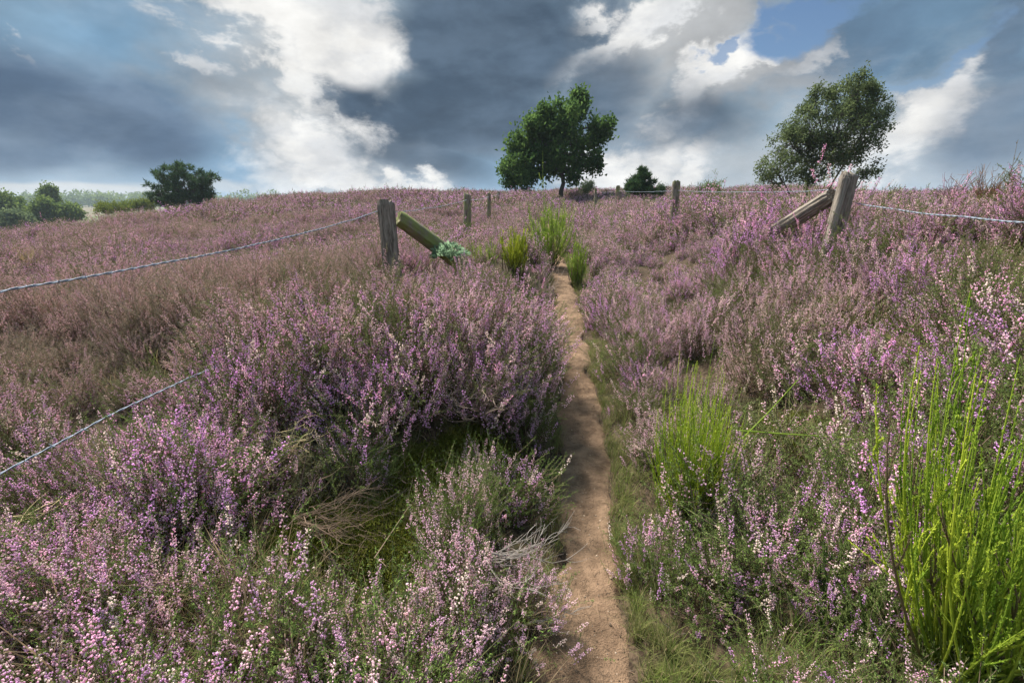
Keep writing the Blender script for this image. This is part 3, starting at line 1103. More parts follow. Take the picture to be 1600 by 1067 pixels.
# ------------------------------------------------------------------ trees
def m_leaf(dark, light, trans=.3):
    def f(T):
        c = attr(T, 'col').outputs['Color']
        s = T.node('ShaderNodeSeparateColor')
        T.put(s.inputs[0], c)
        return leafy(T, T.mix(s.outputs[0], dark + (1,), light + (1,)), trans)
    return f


def m_bark(a, b):
    def f(T):
        O = T.node('ShaderNodeTexCoord').outputs['Object']
        n = T.noise(T.vmath('MULTIPLY', O, (1, 1, .25)), 14, 4, .65).outputs['Fac']
        return principled(T, T.mix(n, a + (1,), b + (1,)), .95, n, .6, .03, .1)
    return f


MAT_BARK = mat('tree_bark', m_bark((.05, .042, .035), (.17, .145, .12)))
MAT_OAK = mat('oak_leaves', m_leaf((.032, .072, .022), (.135, .215, .055), .42))
MAT_BIRCH = mat('birch_leaves', m_leaf((.060, .084, .036), (.165, .205, .085), .42))
MAT_PINE = mat('pine_needles', m_leaf((.028, .058, .024), (.09, .145, .055), .2))
MAT_WOODLEAF = mat('woodland_leaves', m_leaf((.055, .092, .024), (.20, .26, .07), .35))
MAT_PALE = mat('pale_shrub_leaves', m_leaf((.075, .105, .050), (.19, .24, .11), .3))
MAT_YELLOW = mat('yellow_green_leaves', m_leaf((.085, .115, .018), (.23, .27, .045), .3))


def tree(name, label, cat, base, lobes, seed, leaf_mat, leaf=(.16, .10), clumps=12, twigs=9, per=10, trunk_r=.12, stems=None, up=.5, wind=(0, 0, 0),
         clump_r=.30, shoots=0, group=None, quad=True, inner=.5, needle=False, twig_r=.008):
    """trunk, limbs and twigs that carry leaf clumps through the lobes (cx, cy, cz, rx, ry, rz), all relative to the base"""
    h = R(seed)
    root = link(name, None, None, base)
    tag(root, label, cat, group)
    wood, crown = MB(), MB()
    wind = np.asarray(wind, float)
    lob = np.array(lobes, float)
    vol = (lob[:, 3] * lob[:, 4] * lob[:, 5]) ** .75
    stems = stems or [[(0, 0, -.3), (0, 0, lob[:, 2].mean() * .5), tuple(lob[:, :3].mean(0))]]
    nodes = []
    for st in stems:
        st = np.array(st, float)
        t = np.linspace(0, len(st) - 1, 14)
        P = np.stack([np.interp(t, np.arange(len(st)), st[:, k]) for k in range(3)], -1)
        P[1:-1] = (P[:-2] + 2 * P[1:-1] + P[2:]) / 4
        P[2:-1] += h.normal(0, trunk_r * .15, P[2:-1].shape)
        r = trunk_r * np.linspace(1.15, .25, 14) / math.sqrt(len(stems))
        wood.add(*tubes(P[None], r[None], 8))
        nodes.append(P)
    nodes = np.concatenate([n[4:] for n in nodes])
    PT, DT, TT = [], [], []
    n_all = clumps * len(lob)
    for i, (cx, cy, cz, rx, ry, rz) in enumerate(lob):
        c = np.array([cx, cy, cz])
        rad = np.array([rx, ry, rz])
        d = np.linalg.norm(nodes - c, axis=1) + 1.2 * np.maximum(0, nodes[:, 2] - c[2] + .2 * rz)
        src = nodes[np.argmin(d)]
        limb = curve_paths(src[None], c[None], 7, h.normal(0, .06, (1, 3)) * np.linalg.norm(c - src) - np.array([[0, 0, .08 * np.linalg.norm(c - src)]]))
        wood.add(*tubes(limb, np.linspace(trunk_r * .42, trunk_r * .14, 7)[None], 5))
        k = max(3, int(round(n_all * vol[i] / vol.sum())))
        q = unit(h.normal(0, 1, (k, 3))) * (h.uniform(.15, 1, (k, 1)) ** inner)
        q[:, 2] = np.where(q[:, 2] < -.75, -q[:, 2] * .6, q[:, 2])
        cl = c + q * rad
        anchor = limb[0][h.integers(3, 7, k)]
        br = curve_paths(anchor, cl, 4, h.normal(0, .05, (k, 3)))
        wood.add(*tubes(br, np.broadcast_to(np.linspace(trunk_r * .13, twig_r, 4), (k, 4)), 4))
        cr = clump_r * float(np.cbrt(rx * ry * rz)) * h.uniform(.6, 1.3, k)
        idx = np.repeat(np.arange(k), twigs)
        m = len(idx)
        tp = cl[idx] + unit(h.normal(0, 1, (m, 3)) + q[idx] * .6 + wind) * (cr[idx] * h.uniform(.3, 1.15, m))[:, None]
        tp[:, 2] += up * cr[idx] * .3
        td = unit(tp - cl[idx] + np.array([0, 0, up]) * cr[idx][:, None] * .8 + wind * cr[idx][:, None] * .9)
        wood.add(*tubes(curve_paths(cl[idx], tp, 3), np.broadcast_to(np.array([twig_r, twig_r * .7, twig_r * .4]), (m, 3)), 3))
        PT.append(tp)
        DT.append(td)
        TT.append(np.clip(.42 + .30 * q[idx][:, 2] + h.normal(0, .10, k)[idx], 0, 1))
    if shoots:                                   # upright leading shoots that break the outline
        z = np.concatenate(PT)
        sel = np.argsort(-(z[:, 2] + .45 * np.abs(z[:, 0] - lob[:, 0].mean())) + h.normal(0, .7, len(z)))[:shoots]
        for j in sel:
            L = h.uniform(.25, .62) * lob[:, 5].max() * .45
            dd = unit(np.array([h.normal(0, .2), h.normal(0, .2), 1.0]) + wind * .6)
            ts = np.linspace(.1, 1, 6)[:, None]
            PT.append(z[j] + dd * L * ts)
            DT.append(np.repeat(dd[None], 6, 0))
            TT.append(np.full(6, .45))
            wood.add(*tubes(np.stack([z[j], z[j] + dd * L])[None], np.array([[twig_r, twig_r * .4]]), 3))
    PT, DT, TT = np.concatenate(PT), np.concatenate(DT), np.concatenate(TT)
    idx = np.repeat(np.arange(len(PT)), per)
    m = len(idx)
    if needle:
        P = PT[idx] + h.normal(0, leaf[0] * .25, (m, 3))
        D = unit(DT[idx] * .7 + h.normal(0, .75, (m, 3)))
    else:
        P = PT[idx] + h.normal(0, leaf[0] * .85, (m, 3)) - DT[idx] * (h.uniform(0, 1.6, m) * leaf[0])[:, None]
        D = unit(DT[idx] * .5 + h.normal(0, .8, (m, 3)))
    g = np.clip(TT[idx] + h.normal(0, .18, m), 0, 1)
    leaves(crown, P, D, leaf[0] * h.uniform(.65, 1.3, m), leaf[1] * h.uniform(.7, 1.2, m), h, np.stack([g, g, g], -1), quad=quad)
    link('trunk', wood.mesh('trunk', [MAT_BARK]), root)
    link('crown', crown.mesh('crown', [leaf_mat]), root)
    return root


def px_lobes(base, depth, spec):
    """lobes read off the photograph: (px, py, rpx, rpy, depth offset, depth radius) -> metres about the base"""
    out = []
    for (px, py, rx, ry, dy, ry_m) in spec:
        p = at(px, py, depth + dy)
        s = (depth + dy) / ray(px, py)[1] / F_PX
        out.append((p[0] - base[0], p[1] - base[1], p[2] - base[2], rx * s, ry_m, ry * s))
    return out


def stand(px, py, depth):
    p = at(px, py, depth)
    return (float(p[0]), float(p[1]), gz(p[0], p[1]))


# the broad-leaved tree beside the path
b = stand(877, 300, 33.0)
zt = float(at(877, 270, 33)[2] - b[2])
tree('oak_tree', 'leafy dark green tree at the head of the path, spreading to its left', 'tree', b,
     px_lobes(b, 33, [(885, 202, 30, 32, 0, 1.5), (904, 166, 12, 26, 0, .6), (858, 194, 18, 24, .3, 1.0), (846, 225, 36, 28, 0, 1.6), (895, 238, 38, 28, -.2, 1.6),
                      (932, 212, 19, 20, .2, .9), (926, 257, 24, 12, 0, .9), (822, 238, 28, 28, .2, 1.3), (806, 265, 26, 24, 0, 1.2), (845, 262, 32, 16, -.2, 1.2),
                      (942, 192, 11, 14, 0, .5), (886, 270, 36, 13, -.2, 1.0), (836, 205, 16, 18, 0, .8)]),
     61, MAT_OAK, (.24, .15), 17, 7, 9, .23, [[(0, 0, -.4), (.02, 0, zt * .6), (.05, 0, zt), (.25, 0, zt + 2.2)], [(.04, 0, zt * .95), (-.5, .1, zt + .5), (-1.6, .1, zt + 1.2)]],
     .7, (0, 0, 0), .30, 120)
# the small companion bush that fills the foot of the tree at its left
b = stand(806, 302, 32.0)
tree('bush', 'rounded dark bush at the left foot of the central tree', 'bush', b,
     px_lobes(b, 32, [(800, 268, 17, 22, 0, .8), (815, 284, 20, 13, -.2, .8), (792, 284, 9, 12, 0, .5)]), 62, MAT_OAK, (.15, .10), 16, 9, 8, .07, None, .4, clump_r=.4)
# wind-combed birch on the right
b = stand(1272, 300, 21.0)
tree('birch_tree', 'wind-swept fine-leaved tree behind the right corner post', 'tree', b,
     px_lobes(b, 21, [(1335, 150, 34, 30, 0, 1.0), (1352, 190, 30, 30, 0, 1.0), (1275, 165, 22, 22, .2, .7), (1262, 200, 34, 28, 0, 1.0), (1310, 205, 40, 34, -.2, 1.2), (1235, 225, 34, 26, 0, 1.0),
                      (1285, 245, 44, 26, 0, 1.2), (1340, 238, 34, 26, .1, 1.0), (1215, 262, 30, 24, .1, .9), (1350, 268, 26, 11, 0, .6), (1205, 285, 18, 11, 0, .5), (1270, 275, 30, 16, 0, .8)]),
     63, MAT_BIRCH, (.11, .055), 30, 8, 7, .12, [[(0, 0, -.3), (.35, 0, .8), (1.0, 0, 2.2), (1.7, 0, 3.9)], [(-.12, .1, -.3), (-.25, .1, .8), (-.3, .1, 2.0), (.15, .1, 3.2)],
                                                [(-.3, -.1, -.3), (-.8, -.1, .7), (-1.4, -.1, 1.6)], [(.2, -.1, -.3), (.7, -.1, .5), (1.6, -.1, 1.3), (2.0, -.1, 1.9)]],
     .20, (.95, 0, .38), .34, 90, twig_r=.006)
# spreading pine on the left skyline
b = stand(290, 312, 52.0)
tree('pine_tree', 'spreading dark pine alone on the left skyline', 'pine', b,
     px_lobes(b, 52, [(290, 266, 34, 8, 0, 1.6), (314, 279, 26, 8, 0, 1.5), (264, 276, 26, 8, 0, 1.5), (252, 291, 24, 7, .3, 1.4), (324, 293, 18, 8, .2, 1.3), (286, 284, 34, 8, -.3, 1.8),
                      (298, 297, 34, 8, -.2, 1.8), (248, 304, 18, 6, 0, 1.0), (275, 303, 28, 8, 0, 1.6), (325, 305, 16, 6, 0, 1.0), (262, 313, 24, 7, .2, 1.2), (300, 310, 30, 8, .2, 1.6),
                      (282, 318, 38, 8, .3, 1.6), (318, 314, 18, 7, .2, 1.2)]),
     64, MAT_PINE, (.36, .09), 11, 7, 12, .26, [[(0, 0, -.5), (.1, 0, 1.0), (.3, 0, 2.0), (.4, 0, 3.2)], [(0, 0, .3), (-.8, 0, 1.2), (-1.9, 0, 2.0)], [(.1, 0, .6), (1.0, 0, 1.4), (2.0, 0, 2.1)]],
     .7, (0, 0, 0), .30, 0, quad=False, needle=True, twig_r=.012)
# small conical pine between the fence lines
b = stand(1002, 300, 28.0)
tree('pine_sapling', 'small dense conical pine on the skyline, between two fence posts', 'pine', b,
     px_lobes(b, 28, [(1002, 268, 5, 8, 0, .2), (1003, 278, 12, 6, 0, .5), (1001, 287, 19, 6, 0, .7), (1002, 297, 26, 7, 0, 1.0)]),
     65, MAT_PINE, (.20, .04), 26, 7, 11, .06, None, .9, (0, 0, 0), .26, 40, quad=False, needle=True)
# low pale shrubs on the skyline
for px, py, dep, sd, mt, wpx, hpx, lb in ((1110, 296, 26, 66, MAT_PALE, 17, 8, 'pale green shrub on the skyline right of the clear-standing post'),
                                         (918, 294, 30, 67, MAT_PALE, 14, 7, 'pale feathery shrub on the skyline right of the central tree'),
                                         (1032, 298, 29, 68, MAT_PINE, 5, 6, 'tiny dark seedling beside the small conical pine')):
    b = stand(px, py + 8, dep)
    tree('shrub', lb, 'shrub', b, px_lobes(b, dep, [(px - wpx * .4, py, wpx * .6, hpx, 0, .4), (px + wpx * .4, py - 1, wpx * .6, hpx, .1, .4), (px, py - 3, wpx * .4, hpx, 0, .3)]),
         sd, mt, (.11, .035), 10, 8, 6, .03, None, .9, (.1, 0, 0), .45, 8, quad=False, group='low shrubs on the skyline')
b = stand(185, 326, 75)
for k, (px, py, w) in enumerate(((165, 324, 15), (195, 321, 18), (225, 318, 16))):
    b = stand(px, py + 7, 74 + k)
    tree('gorse_shrub', ['low yellow-green shrub behind the slope, leftmost of three', 'low yellow-green shrub behind the slope, middle of three', 'low yellow-green shrub behind the slope beside the spreading pine'][k],
         'shrub', b, px_lobes(b, 74 + k, [(px - 6, py, w * .6, 5, 0, 1.2), (px + 6, py - 1, w * .6, 5, 0, 1.2), (px, py + 5, w, 5, 0, 1.4)]), 70 + k, MAT_YELLOW, (.26, .14), 12, 8, 7, .08, None, .5, clump_r=.5,
         group='yellow-green shrubs left of the pine')
# trees below the slope at the far left
for k, (px, top, bot, w, dep, mt, lb) in enumerate([
        (8, 303, 345, 30, 105, MAT_WOODLEAF, 'dark round tree cut by the left edge below the slope'),
        (76, 290, 330, 14, 120, MAT_WOODLEAF, 'slender tall tree rising above the left treeline'),
        (70, 313, 348, 19, 100, MAT_WOODLEAF, 'round green tree in front of the slender tall one'),
        (24, 331, 358, 24, 92, MAT_PALE, 'pale green bush at the left edge below the slope'),
        (106, 322, 342, 18, 102, MAT_WOODLEAF, 'low dark bush right of the round green tree')]):
    b = at(px, bot + 4, dep)
    b = (float(b[0]), float(b[1]), gz(b[0], b[1]))
    hh = (bot - top) / 2
    cy = (top + bot) / 2
    tree('broadleaf_tree', lb, 'tree' if 'tree' in lb.split('bush')[0] else 'bush', b,
         px_lobes(b, dep, [(px, cy - hh * .55, w * .55, hh * .45, 0, w * .08), (px - w * .45, cy, w * .55, hh * .5, 0, w * .08), (px + w * .45, cy + hh * .05, w * .55, hh * .5, 0, w * .08),
                           (px - w * .2, cy + hh * .5, w * .7, hh * .5, -.5, w * .08), (px + w * .3, cy + hh * .55, w * .6, hh * .45, 0, w * .08), (px, cy, w * .6, hh * .7, 0, w * .09)]),
         80 + k, mt, (.50, .36), 20, 9, 7, .25, None, .3, clump_r=.42, inner=.35, twig_r=.02, group='trees below the slope at the far left')


# ------------------------------------------------------------------ far woods: one mass along the horizon
def far_woods():
    h = R(91)
    mb = MB()
    for row in range(3):
        n = 150
        az = np.sort(h.uniform(-1.05, -.30, n)) if row else np.sort(h.uniform(-1.25, .9, 240))
        for a in az:
            dist = h.uniform(680, 820) if row < 2 else h.uniform(900, 1150)
            x, y = dist * math.sin(a), dist * math.cos(a)
            z = gz(x, y)
            H = h.uniform(10, 16) * (1.25 if h.uniform() < .12 else 1)
            w = H * h.uniform(.40, .62)
            m = 150
            q = unit(h.normal(0, 1, (m, 3))) * (h.uniform(.3, 1, (m, 1)) ** .4)
            q *= 1 + .25 * np.sin(q @ h.normal(0, 4, 3))[:, None]
            P = np.array([x, y, z + H * .55]) + q * [w, w, H * .47]
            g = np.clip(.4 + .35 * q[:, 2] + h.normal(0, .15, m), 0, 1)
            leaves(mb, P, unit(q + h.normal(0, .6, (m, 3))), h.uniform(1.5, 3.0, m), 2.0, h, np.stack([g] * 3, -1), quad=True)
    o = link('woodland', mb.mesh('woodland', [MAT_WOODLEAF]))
    tag(o, 'far blue-green woodland along the horizon at the left', 'woodland', kind='stuff')


far_woods()

# ------------------------------------------------------------------ broom
def m_broom(T):
    c = attr(T, 'col').outputs['Color']
    return leafy(T, c, .48)


MAT_BROOM = mat('broom_shoots', m_broom)
MAT_BROOMWOOD = mat('broom_wood', m_stem)


def broom(loc, seed, n, H, spread, label, colors, r=.0035, fan=1.0, leafn=16, leaf=(.013, .005), side=3, tall=(), bare_to=.28, lean=(0, 0), base_r=.05, dark=None):
    """upright green switches fanning from a woody foot; each carries side switches and small leaflets"""
    h = R(seed)
    root = link('broom', None, None, loc)
    tag(root, label, 'broom', 'broom bushes beside the path')
    sw, lf, wd = MB(), MB(), MB()
    az = h.uniform(0, 6.283, n)
    rad = spread * h.uniform(0, 1, n) ** .6
    A = np.stack([h.normal(0, base_r, n), h.normal(0, base_r, n), np.full(n, -.03)], -1)
    hh = H * h.uniform(.50, 1.05, n) * (1 - .18 * (rad / spread) ** 2)
    B = np.stack([np.cos(az) * rad + lean[0] * hh / H, np.sin(az) * rad + lean[1] * hh / H, hh], -1)
    for (tx, ty, tz) in tall:
        A = np.concatenate([A, [[tx * .25, ty * .25, 0]]])
        B = np.concatenate([B, [[tx, ty, tz]]])
    n = len(A)
    outw = np.stack([B[:, 0], B[:, 1], 0 * B[:, 2]], -1)
    P = curve_paths(A, B, 9, outw * .17 * fan + h.normal(0, .012, (n, 3)))
    c0, c1 = np.asarray(colors[0]), np.asarray(colors[1])
    tone = h.uniform(0, 1, (n, 1))
    cc = c0 + (c1 - c0) * tone
    cc = np.where(h.uniform(0, 1, (n, 1)) < .05, np.array([.24, .19, .11]), cc)
    woodc = np.asarray(dark) if dark is not None else np.array([.10, .085, .055])
    tt = np.linspace(0, 1, 9)
    cg = np.clip((tt - bare_to * .6) / (bare_to * .8 + 1e-3), 0, 1)[None, :, None]
    colr = woodc * (1 - cg) + cc[:, None, :] * cg * (.70 + .45 * tt[None, :, None])
    V, F = tubes(P, np.linspace(1.35, .35, 9)[None] * r * h.uniform(.8, 1.25, (n, 1)), 5)
    sw.add(V, F, np.repeat(colr.reshape(-1, 3), 5, 0))
    # side switches
    SP, SC_, SD = [P], [cc], []
    m = n * side
    idx = np.repeat(np.arange(n), side)
    t0 = h.uniform(.30, .82, m)
    i0 = (t0 * 8).astype(int)
    a = P[idx, i0] + (P[idx, np.minimum(i0 + 1, 8)] - P[idx, i0]) * (t0 * 8 - i0)[:, None]
    tg = unit(P[idx, np.minimum(i0 + 1, 8)] - P[idx, i0])
    ln = H * h.uniform(.14, .34, m) * (1.1 - t0 * .6)
    dv = unit(tg + h.normal(0, .17, (m, 3)) + [0, 0, .22])
    Q = curve_paths(a, a + dv * ln[:, None], 9, h.normal(0, .008, (m, 3)))
    V, F = tubes(Q[:, ::2], np.linspace(.8, .3, 5)[None] * r * np.ones((m, 1)), 4)
    sw.add(V, F, np.repeat(cc[idx] * h.uniform(.85, 1.2, (m, 1)), 20, 0))
    # leaflets
    for paths, cols, k, lo in ((P, cc, leafn, bare_to), (Q, cc[idx], max(2, leafn // 2), .05)):
        q = len(paths)
        ii = np.repeat(np.arange(q), k)
        u = h.uniform(lo, 1.0, len(ii)) * 7.999
        j = u.astype(int)
        p = paths[ii, j] + (paths[ii, j + 1] - paths[ii, j]) * (u - j)[:, None]
        d = unit(unit(paths[ii, j + 1] - paths[ii, j]) * 1.0 + h.normal(0, .24, (len(ii), 3)))
        leaves(lf, p, d, leaf[0] * h.uniform(.6, 1.3, len(ii)), leaf[1], h, cols[ii] * h.uniform(.8, 1.3, (len(ii), 1)), quad=True)
    # brown woody foot
    kf = max(8, n // 4)
    wa = np.stack([h.normal(0, base_r, kf), h.normal(0, base_r, kf), np.full(kf, -.03)], -1)
    wb = np.stack([h.normal(0, spread * .55, kf), h.normal(0, spread * .55, kf), H * h.uniform(.18, .45, kf)], -1)
    V, F = tubes(curve_paths(wa, wb, 5, h.normal(0, .015, (kf, 3))), np.linspace(1.3, .3, 5)[None] * r * np.ones((kf, 1)), 4)
    wd.add(V, F, woodc)
    link('shoots', sw.mesh('shoots', [MAT_BROOM]), root)
    link('leaflets', lf.mesh('leaflets', [MAT_BROOM]), root)
    link('woody_foot', wd.mesh('woody_foot', [MAT_BROOMWOOD]), root)
    HERO.append((loc[0], loc[1], max(.12, spread * .45)))
    return root


LIME = ((.20, .32, .042), (.52, .59, .075))
FRESH = ((.20, .30, .055), (.40, .48, .095))
DULL = ((.10, .145, .045), (.18, .22, .075))


def bp(px, py, depth):
    p = at(px, py, depth)
    return (float(p[0]), float(p[1]), gz(p[0], p[1]))


def top_of(px, py, depth, b):
    p = at(px, py, depth)
    return (float(p[0] - b[0]), float(p[1] - b[1]), float(p[2] - b[2]))


b = bp(1555, 900, 1.08)
t1, t2, t3, t4, t5, t6, t7 = [top_of(*q, b) for q in ((1517, 452, 1.18), (1508, 560, 1.14), (1437, 540, 1.16), (1415, 575, 1.2), (1370, 600, 1.24), (1590, 640, 1.12), (1465, 560, 1.26))]
H = top_of(1500, 640, 1.16, b)[2]
HERO.extend([(b[0] - .05, b[1] - .18, .15)])
hb = R(4010)
more = tuple(top_of(hb.uniform(1390, 1640), hb.uniform(540, 720), 1.08 + hb.uniform(-.08, .14), b) for _ in range(22))
broom(b, 401, 100, H * .92, .30, 'large lime-green broom filling the lower right, tallest shoots', LIME, .0029, .75, 120, (.0115, .0034), 3, (t1, t1, t2, t3, t4, t5, t6, t7) + more, .10, dark=(.10, .13, .03), base_r=.06)
b = bp(1080, 806, 2.14)
H = top_of(1070, 572, 2.14, b)[2]
broom(b, 402, 170, H, .235, 'bright green broom clump right of the path, brown at its foot', LIME, .0019, 1.0, 26, (.010, .0030), 4,
      (top_of(1118, 522, 2.2, b), top_of(1062, 548, 2.1, b)), .50, (-.02, 0), .035)
b = bp(1300, 1100, 1.30)
broom(b, 403, 34, .34, .17, 'small dull green broom at the bottom edge, left of the large broom', DULL, .0030, 1.0, 40, (.020, .005), 3, (), .10, base_r=.03)
b = bp(858, 400, 9.0)
H = top_of(860, 312, 9.0, b)[2]
broom(b, 404, 105, H, .52, 'tall green broom standing over the path in front of the central tree', FRESH, .0050, .9, 20, (.034, .010), 4,
      (top_of(848, 236, 9.0, b), top_of(852, 285, 9.1, b), top_of(826, 308, 9.0, b)), .22)
b = bp(806, 440, 6.3)
broom(b, 405, 64, top_of(806, 346, 6.6, b)[2], .22, 'yellow-tipped broom left of the path below the tall one', ((.24, .30, .035), (.46, .48, .055)), .0048, .6, 18, (.026, .010), 3, (), .45)
b = bp(902, 432, 7.6)
broom(b, 406, 50, top_of(898, 372, 7.6, b)[2], .17, 'slim green broom at the right edge of the far path', FRESH, .0046, .6, 18, (.026, .010), 3, (top_of(900, 358, 7.6, b),), .15)
for px, py, dep, sd, lb in ((742, 392, 6.9, 407, 'thin yellowish broom seedling behind the mossy brace log'), (768, 400, 6.7, 408, 'thin broom seedling left of the yellow-tipped broom')):
    broom(bp(px, py, dep), sd, 16, top_of(px, py - 32, dep, bp(px, py, dep))[2], .15, lb, FRESH, .0040, .8, 10, (.022, .007), 2, (), .15)


# long arching green switches that leave the clump sideways
def switch(name, pts, r, label, material, col, cat, leafn=30, seed=0, parent=None, group=None, leaf=(.010, .0035)):
    h = R(seed)
    pts = np.array(pts, float)
    t = np.linspace(0, len(pts) - 1, 16)
    P = np.stack([np.interp(t, np.arange(len(pts)), pts[:, k]) for k in range(3)], -1)
    P[1:-1] = (P[:-2] + 2 * P[1:-1] + P[2:]) / 4
    mb = MB()
    mb.add(*tubes(P[None], np.linspace(r, r * .4, 16)[None], 5), col)
    if leafn:
        u = h.uniform(.1, 1, leafn) * 14.99
        j = u.astype(int)
        p = P[j] + (P[j + 1] - P[j]) * (u - j)[:, None]
        leaves(mb, p, unit(unit(P[j + 1] - P[j]) + h.normal(0, .35, (leafn, 3))), leaf[0], leaf[1], h, np.asarray(col) * h.uniform(.8, 1.2, (leafn, 1)), quad=True)
    o = link(name, mb.mesh(name, [material]), parent)
    return tag(o, label, cat, group)


for pts, lb in ((((1150, 672, 2.15), (1230, 678, 2.10), (1320, 683, 2.05), (1398, 684, 2.0)), 'long green switch lying level between the two brooms'),
                (((1155, 690, 2.2), (1200, 645, 2.25), (1250, 590, 2.3)), 'long green switch slanting up to the right of the broom clump')):
    switch('broom_switch', [at(*p) for p in pts], .0042, lb, MAT_BROOM, (.26, .36, .06), 'shoot', 40, 9)


# ------------------------------------------------------------------ dead twigs, straw and odd plants
def twig_bunch(name, loc, aim, n, L, seed, label, col, r=.0028, spread=.5, fork=2, curl=.10, cat='dead twigs'):
    """a sheaf of dry forking twigs springing from one foot along aim"""
    h = R(seed)
    mb = MB()
    aim = unit(np.array(aim, float))
    D = unit(aim + h.normal(0, spread, (n, 3)) * [1, 1, .6])
    A = h.normal(0, .02, (n, 3))
    ln = L * h.uniform(.5, 1.05, n)
    B = A + D * ln[:, None]
    P = curve_paths(A, B, 8, h.normal(0, curl * L, (n, 3)))
    P[:, 1:-1] += h.normal(0, .006, P[:, 1:-1].shape)
    c = np.asarray(col)
    V, F = tubes(P, np.linspace(1.2, .3, 8)[None] * r * h.uniform(.6, 1.2, (n, 1)), 5)
    mb.add(V, F, np.repeat(c * h.uniform(.7, 1.25, (n, 1)), 40, 0))
    idx = np.repeat(np.arange(n), fork)
    j = h.integers(2, 7, len(idx))
    a = P[idx, j]
    d = unit(unit(P[idx, j + 1] - P[idx, j]) + h.normal(0, .45, (len(idx), 3)))
    Q = curve_paths(a, a + d * (L * h.uniform(.12, .35, len(idx)))[:, None], 5, h.normal(0, .012, (len(idx), 3)))
    V, F = tubes(Q, np.linspace(.7, .22, 5)[None] * r * np.ones((len(idx), 1)), 4)
    mb.add(V, F, np.repeat(c * h.uniform(.7, 1.25, (len(idx), 1)), 20, 0))
    o = link(name, mb.mesh(name, [MAT_STEM]), None, loc)
    return tag(o, label, cat)


def gp(px, py, dz=0.0):
    x, y = on_ground(px, py)
    return (x, y, gz(x, y) + dz)


SILVER = (.30, .26, .225)
BROWN = (.15, .105, .075)
STRAW = (.50, .40, .22)
twig_bunch('dead_branch', gp(765, 935, .22), (1, .15, .12), 15, .38, 501, 'bleached dead twigs reaching over the near left edge of the path', SILVER, .0019, .30, 5, .07)
twig_bunch('dead_branch', gp(820, 990, .05), (1, .3, .10), 5, .26, 502, 'thin bleached twig lying on the near path', SILVER, .0022, .18, 2, .06)
twig_bunch('dead_branch', gp(470, 860, .14), (.9, .1, .22), 30, .42, 503, 'sheaf of arching brown heather stems above the moss', BROWN, .0018, .45, 4, .10)
twig_bunch('dead_branch', gp(545, 960, .01), (-.5, .5, .55), 4, .24, 504, 'bare dark twig standing in the moss', (.07, .052, .042), .0055, .35, 2, .12)
twig_bunch('dead_branch', gp(750, 690, .20), (.1, -.25, .6), 70, .42, 505, 'tangle of bare grey-brown twigs in the dark hollow of the mound', (.25, .19, .15), .0024, .65, 3, .10)
twig_bunch('dead_branch', gp(1165, 640, .12), (-.2, -.1, .6), 30, .34, 506, 'dry brown twigs beside the broom clump', BROWN, .0024, .6, 2, .10)
twig_bunch('dead_branch', at(1345, 385, 4.6) - np.array([0, 0, .12]), (.2, -.3, .8), 40, .26, 507, 'bare grey heather skeleton in front of the right corner post', (.34, .29, .25), .0024, .6, 3, .10)
twig_bunch('dead_branch', at(840, 450, 6.0) - np.array([0, 0, .25]), (.25, 0, .9), 20, .75, 508, 'thin bare stems rising left of the far path', (.30, .23, .18), .0034, .28, 2, .06)
twig_bunch('straw_tuft', gp(30, 900, .20), (.8, .1, .35), 5, .42, 509, 'pale straw stalk bending across the lower left corner', STRAW, .0020, .35, 1, .12, 'straw')
twig_bunch('straw_tuft', gp(455, 770, .2), (.6, .1, .5), 12, .24, 510, 'curled pale straw blades above the brown stems', STRAW, .0022, .6, 1, .22, 'straw')
twig_bunch('straw_tuft', at(30, 370, 9.5) - np.array([0, 0, .55]), (.2, 0, 1), 30, .5, 511, 'dry straw tuft in the heather at the left edge', STRAW, .004, .3, 1, .1, 'straw')
# the ragged seedlings on the right skyline
twig_bunch('dead_plant', at(1542, 300, 6.6) - np.array([0, 0, .2]), (.05, 0, 1), 44, .58, 512, 'rust-brown dry bush on the right skyline', (.19, .115, .07), .0042, .45, 4, .05, 'dry bush')
b = at(1572, 300, 6.9)
broom((float(b[0]), float(b[1]), float(b[2]) - .45), 513, 26, .80, .22, 'dull green upright seedling with one tall shoot on the right skyline', ((.075, .09, .035), (.15, .16, .07)), .0046, .5, 26, (.034, .006), 4, ((-.03, 0, 1.08),), .05, dark=(.12, .09, .06))
twig_bunch('dead_plant', at(1488, 300, 6.4) - np.array([0, 0, .25]), (-.05, 0, 1), 26, .50, 514, 'purple-brown heather sticking up on the right skyline', (.22, .12, .15), .0042, .4, 4, .05, 'dry bush')


def leafy_plant(loc, seed, n, size, label, col, up=.5, L=.06, W=.03):
    h = R(seed)
    mb, st = MB(), MB()
    a = h.uniform(0, 6.28, n)
    r = size * np.sqrt(h.uniform(.02, 1, n))
    tip = np.stack([np.cos(a) * r, np.sin(a) * r, size * up * (1.1 - (r / size) ** 2) * h.uniform(.6, 1.1, n) + .02], -1)
    st.add(*tubes(curve_paths(np.zeros((n, 3)), tip, 4, np.array([[0, 0, .03]]) * np.ones((n, 1))), np.full((n, 4), .0022), 4), np.asarray(col) * .7)
    idx = np.repeat(np.arange(n), 5)
    D = unit(tip[idx] * [1, 1, .2] + h.normal(0, .05, (len(idx), 3)) + [0, 0, .03])
    leaves(mb, tip[idx] + h.normal(0, .018, (len(idx), 3)), D, L * h.uniform(.6, 1.2, len(idx)), W, h, np.asarray(col) * h.uniform(.7, 1.35, (len(idx), 1)), quad=True)
    root = link('leafy_plant', None, None, loc)
    tag(root, label, 'plant')
    link('stalks', st.mesh('stalks', [MAT_STEM]), root)
    link('leaves', mb.mesh('leaves', [MAT_BROOM]), root)
    return root


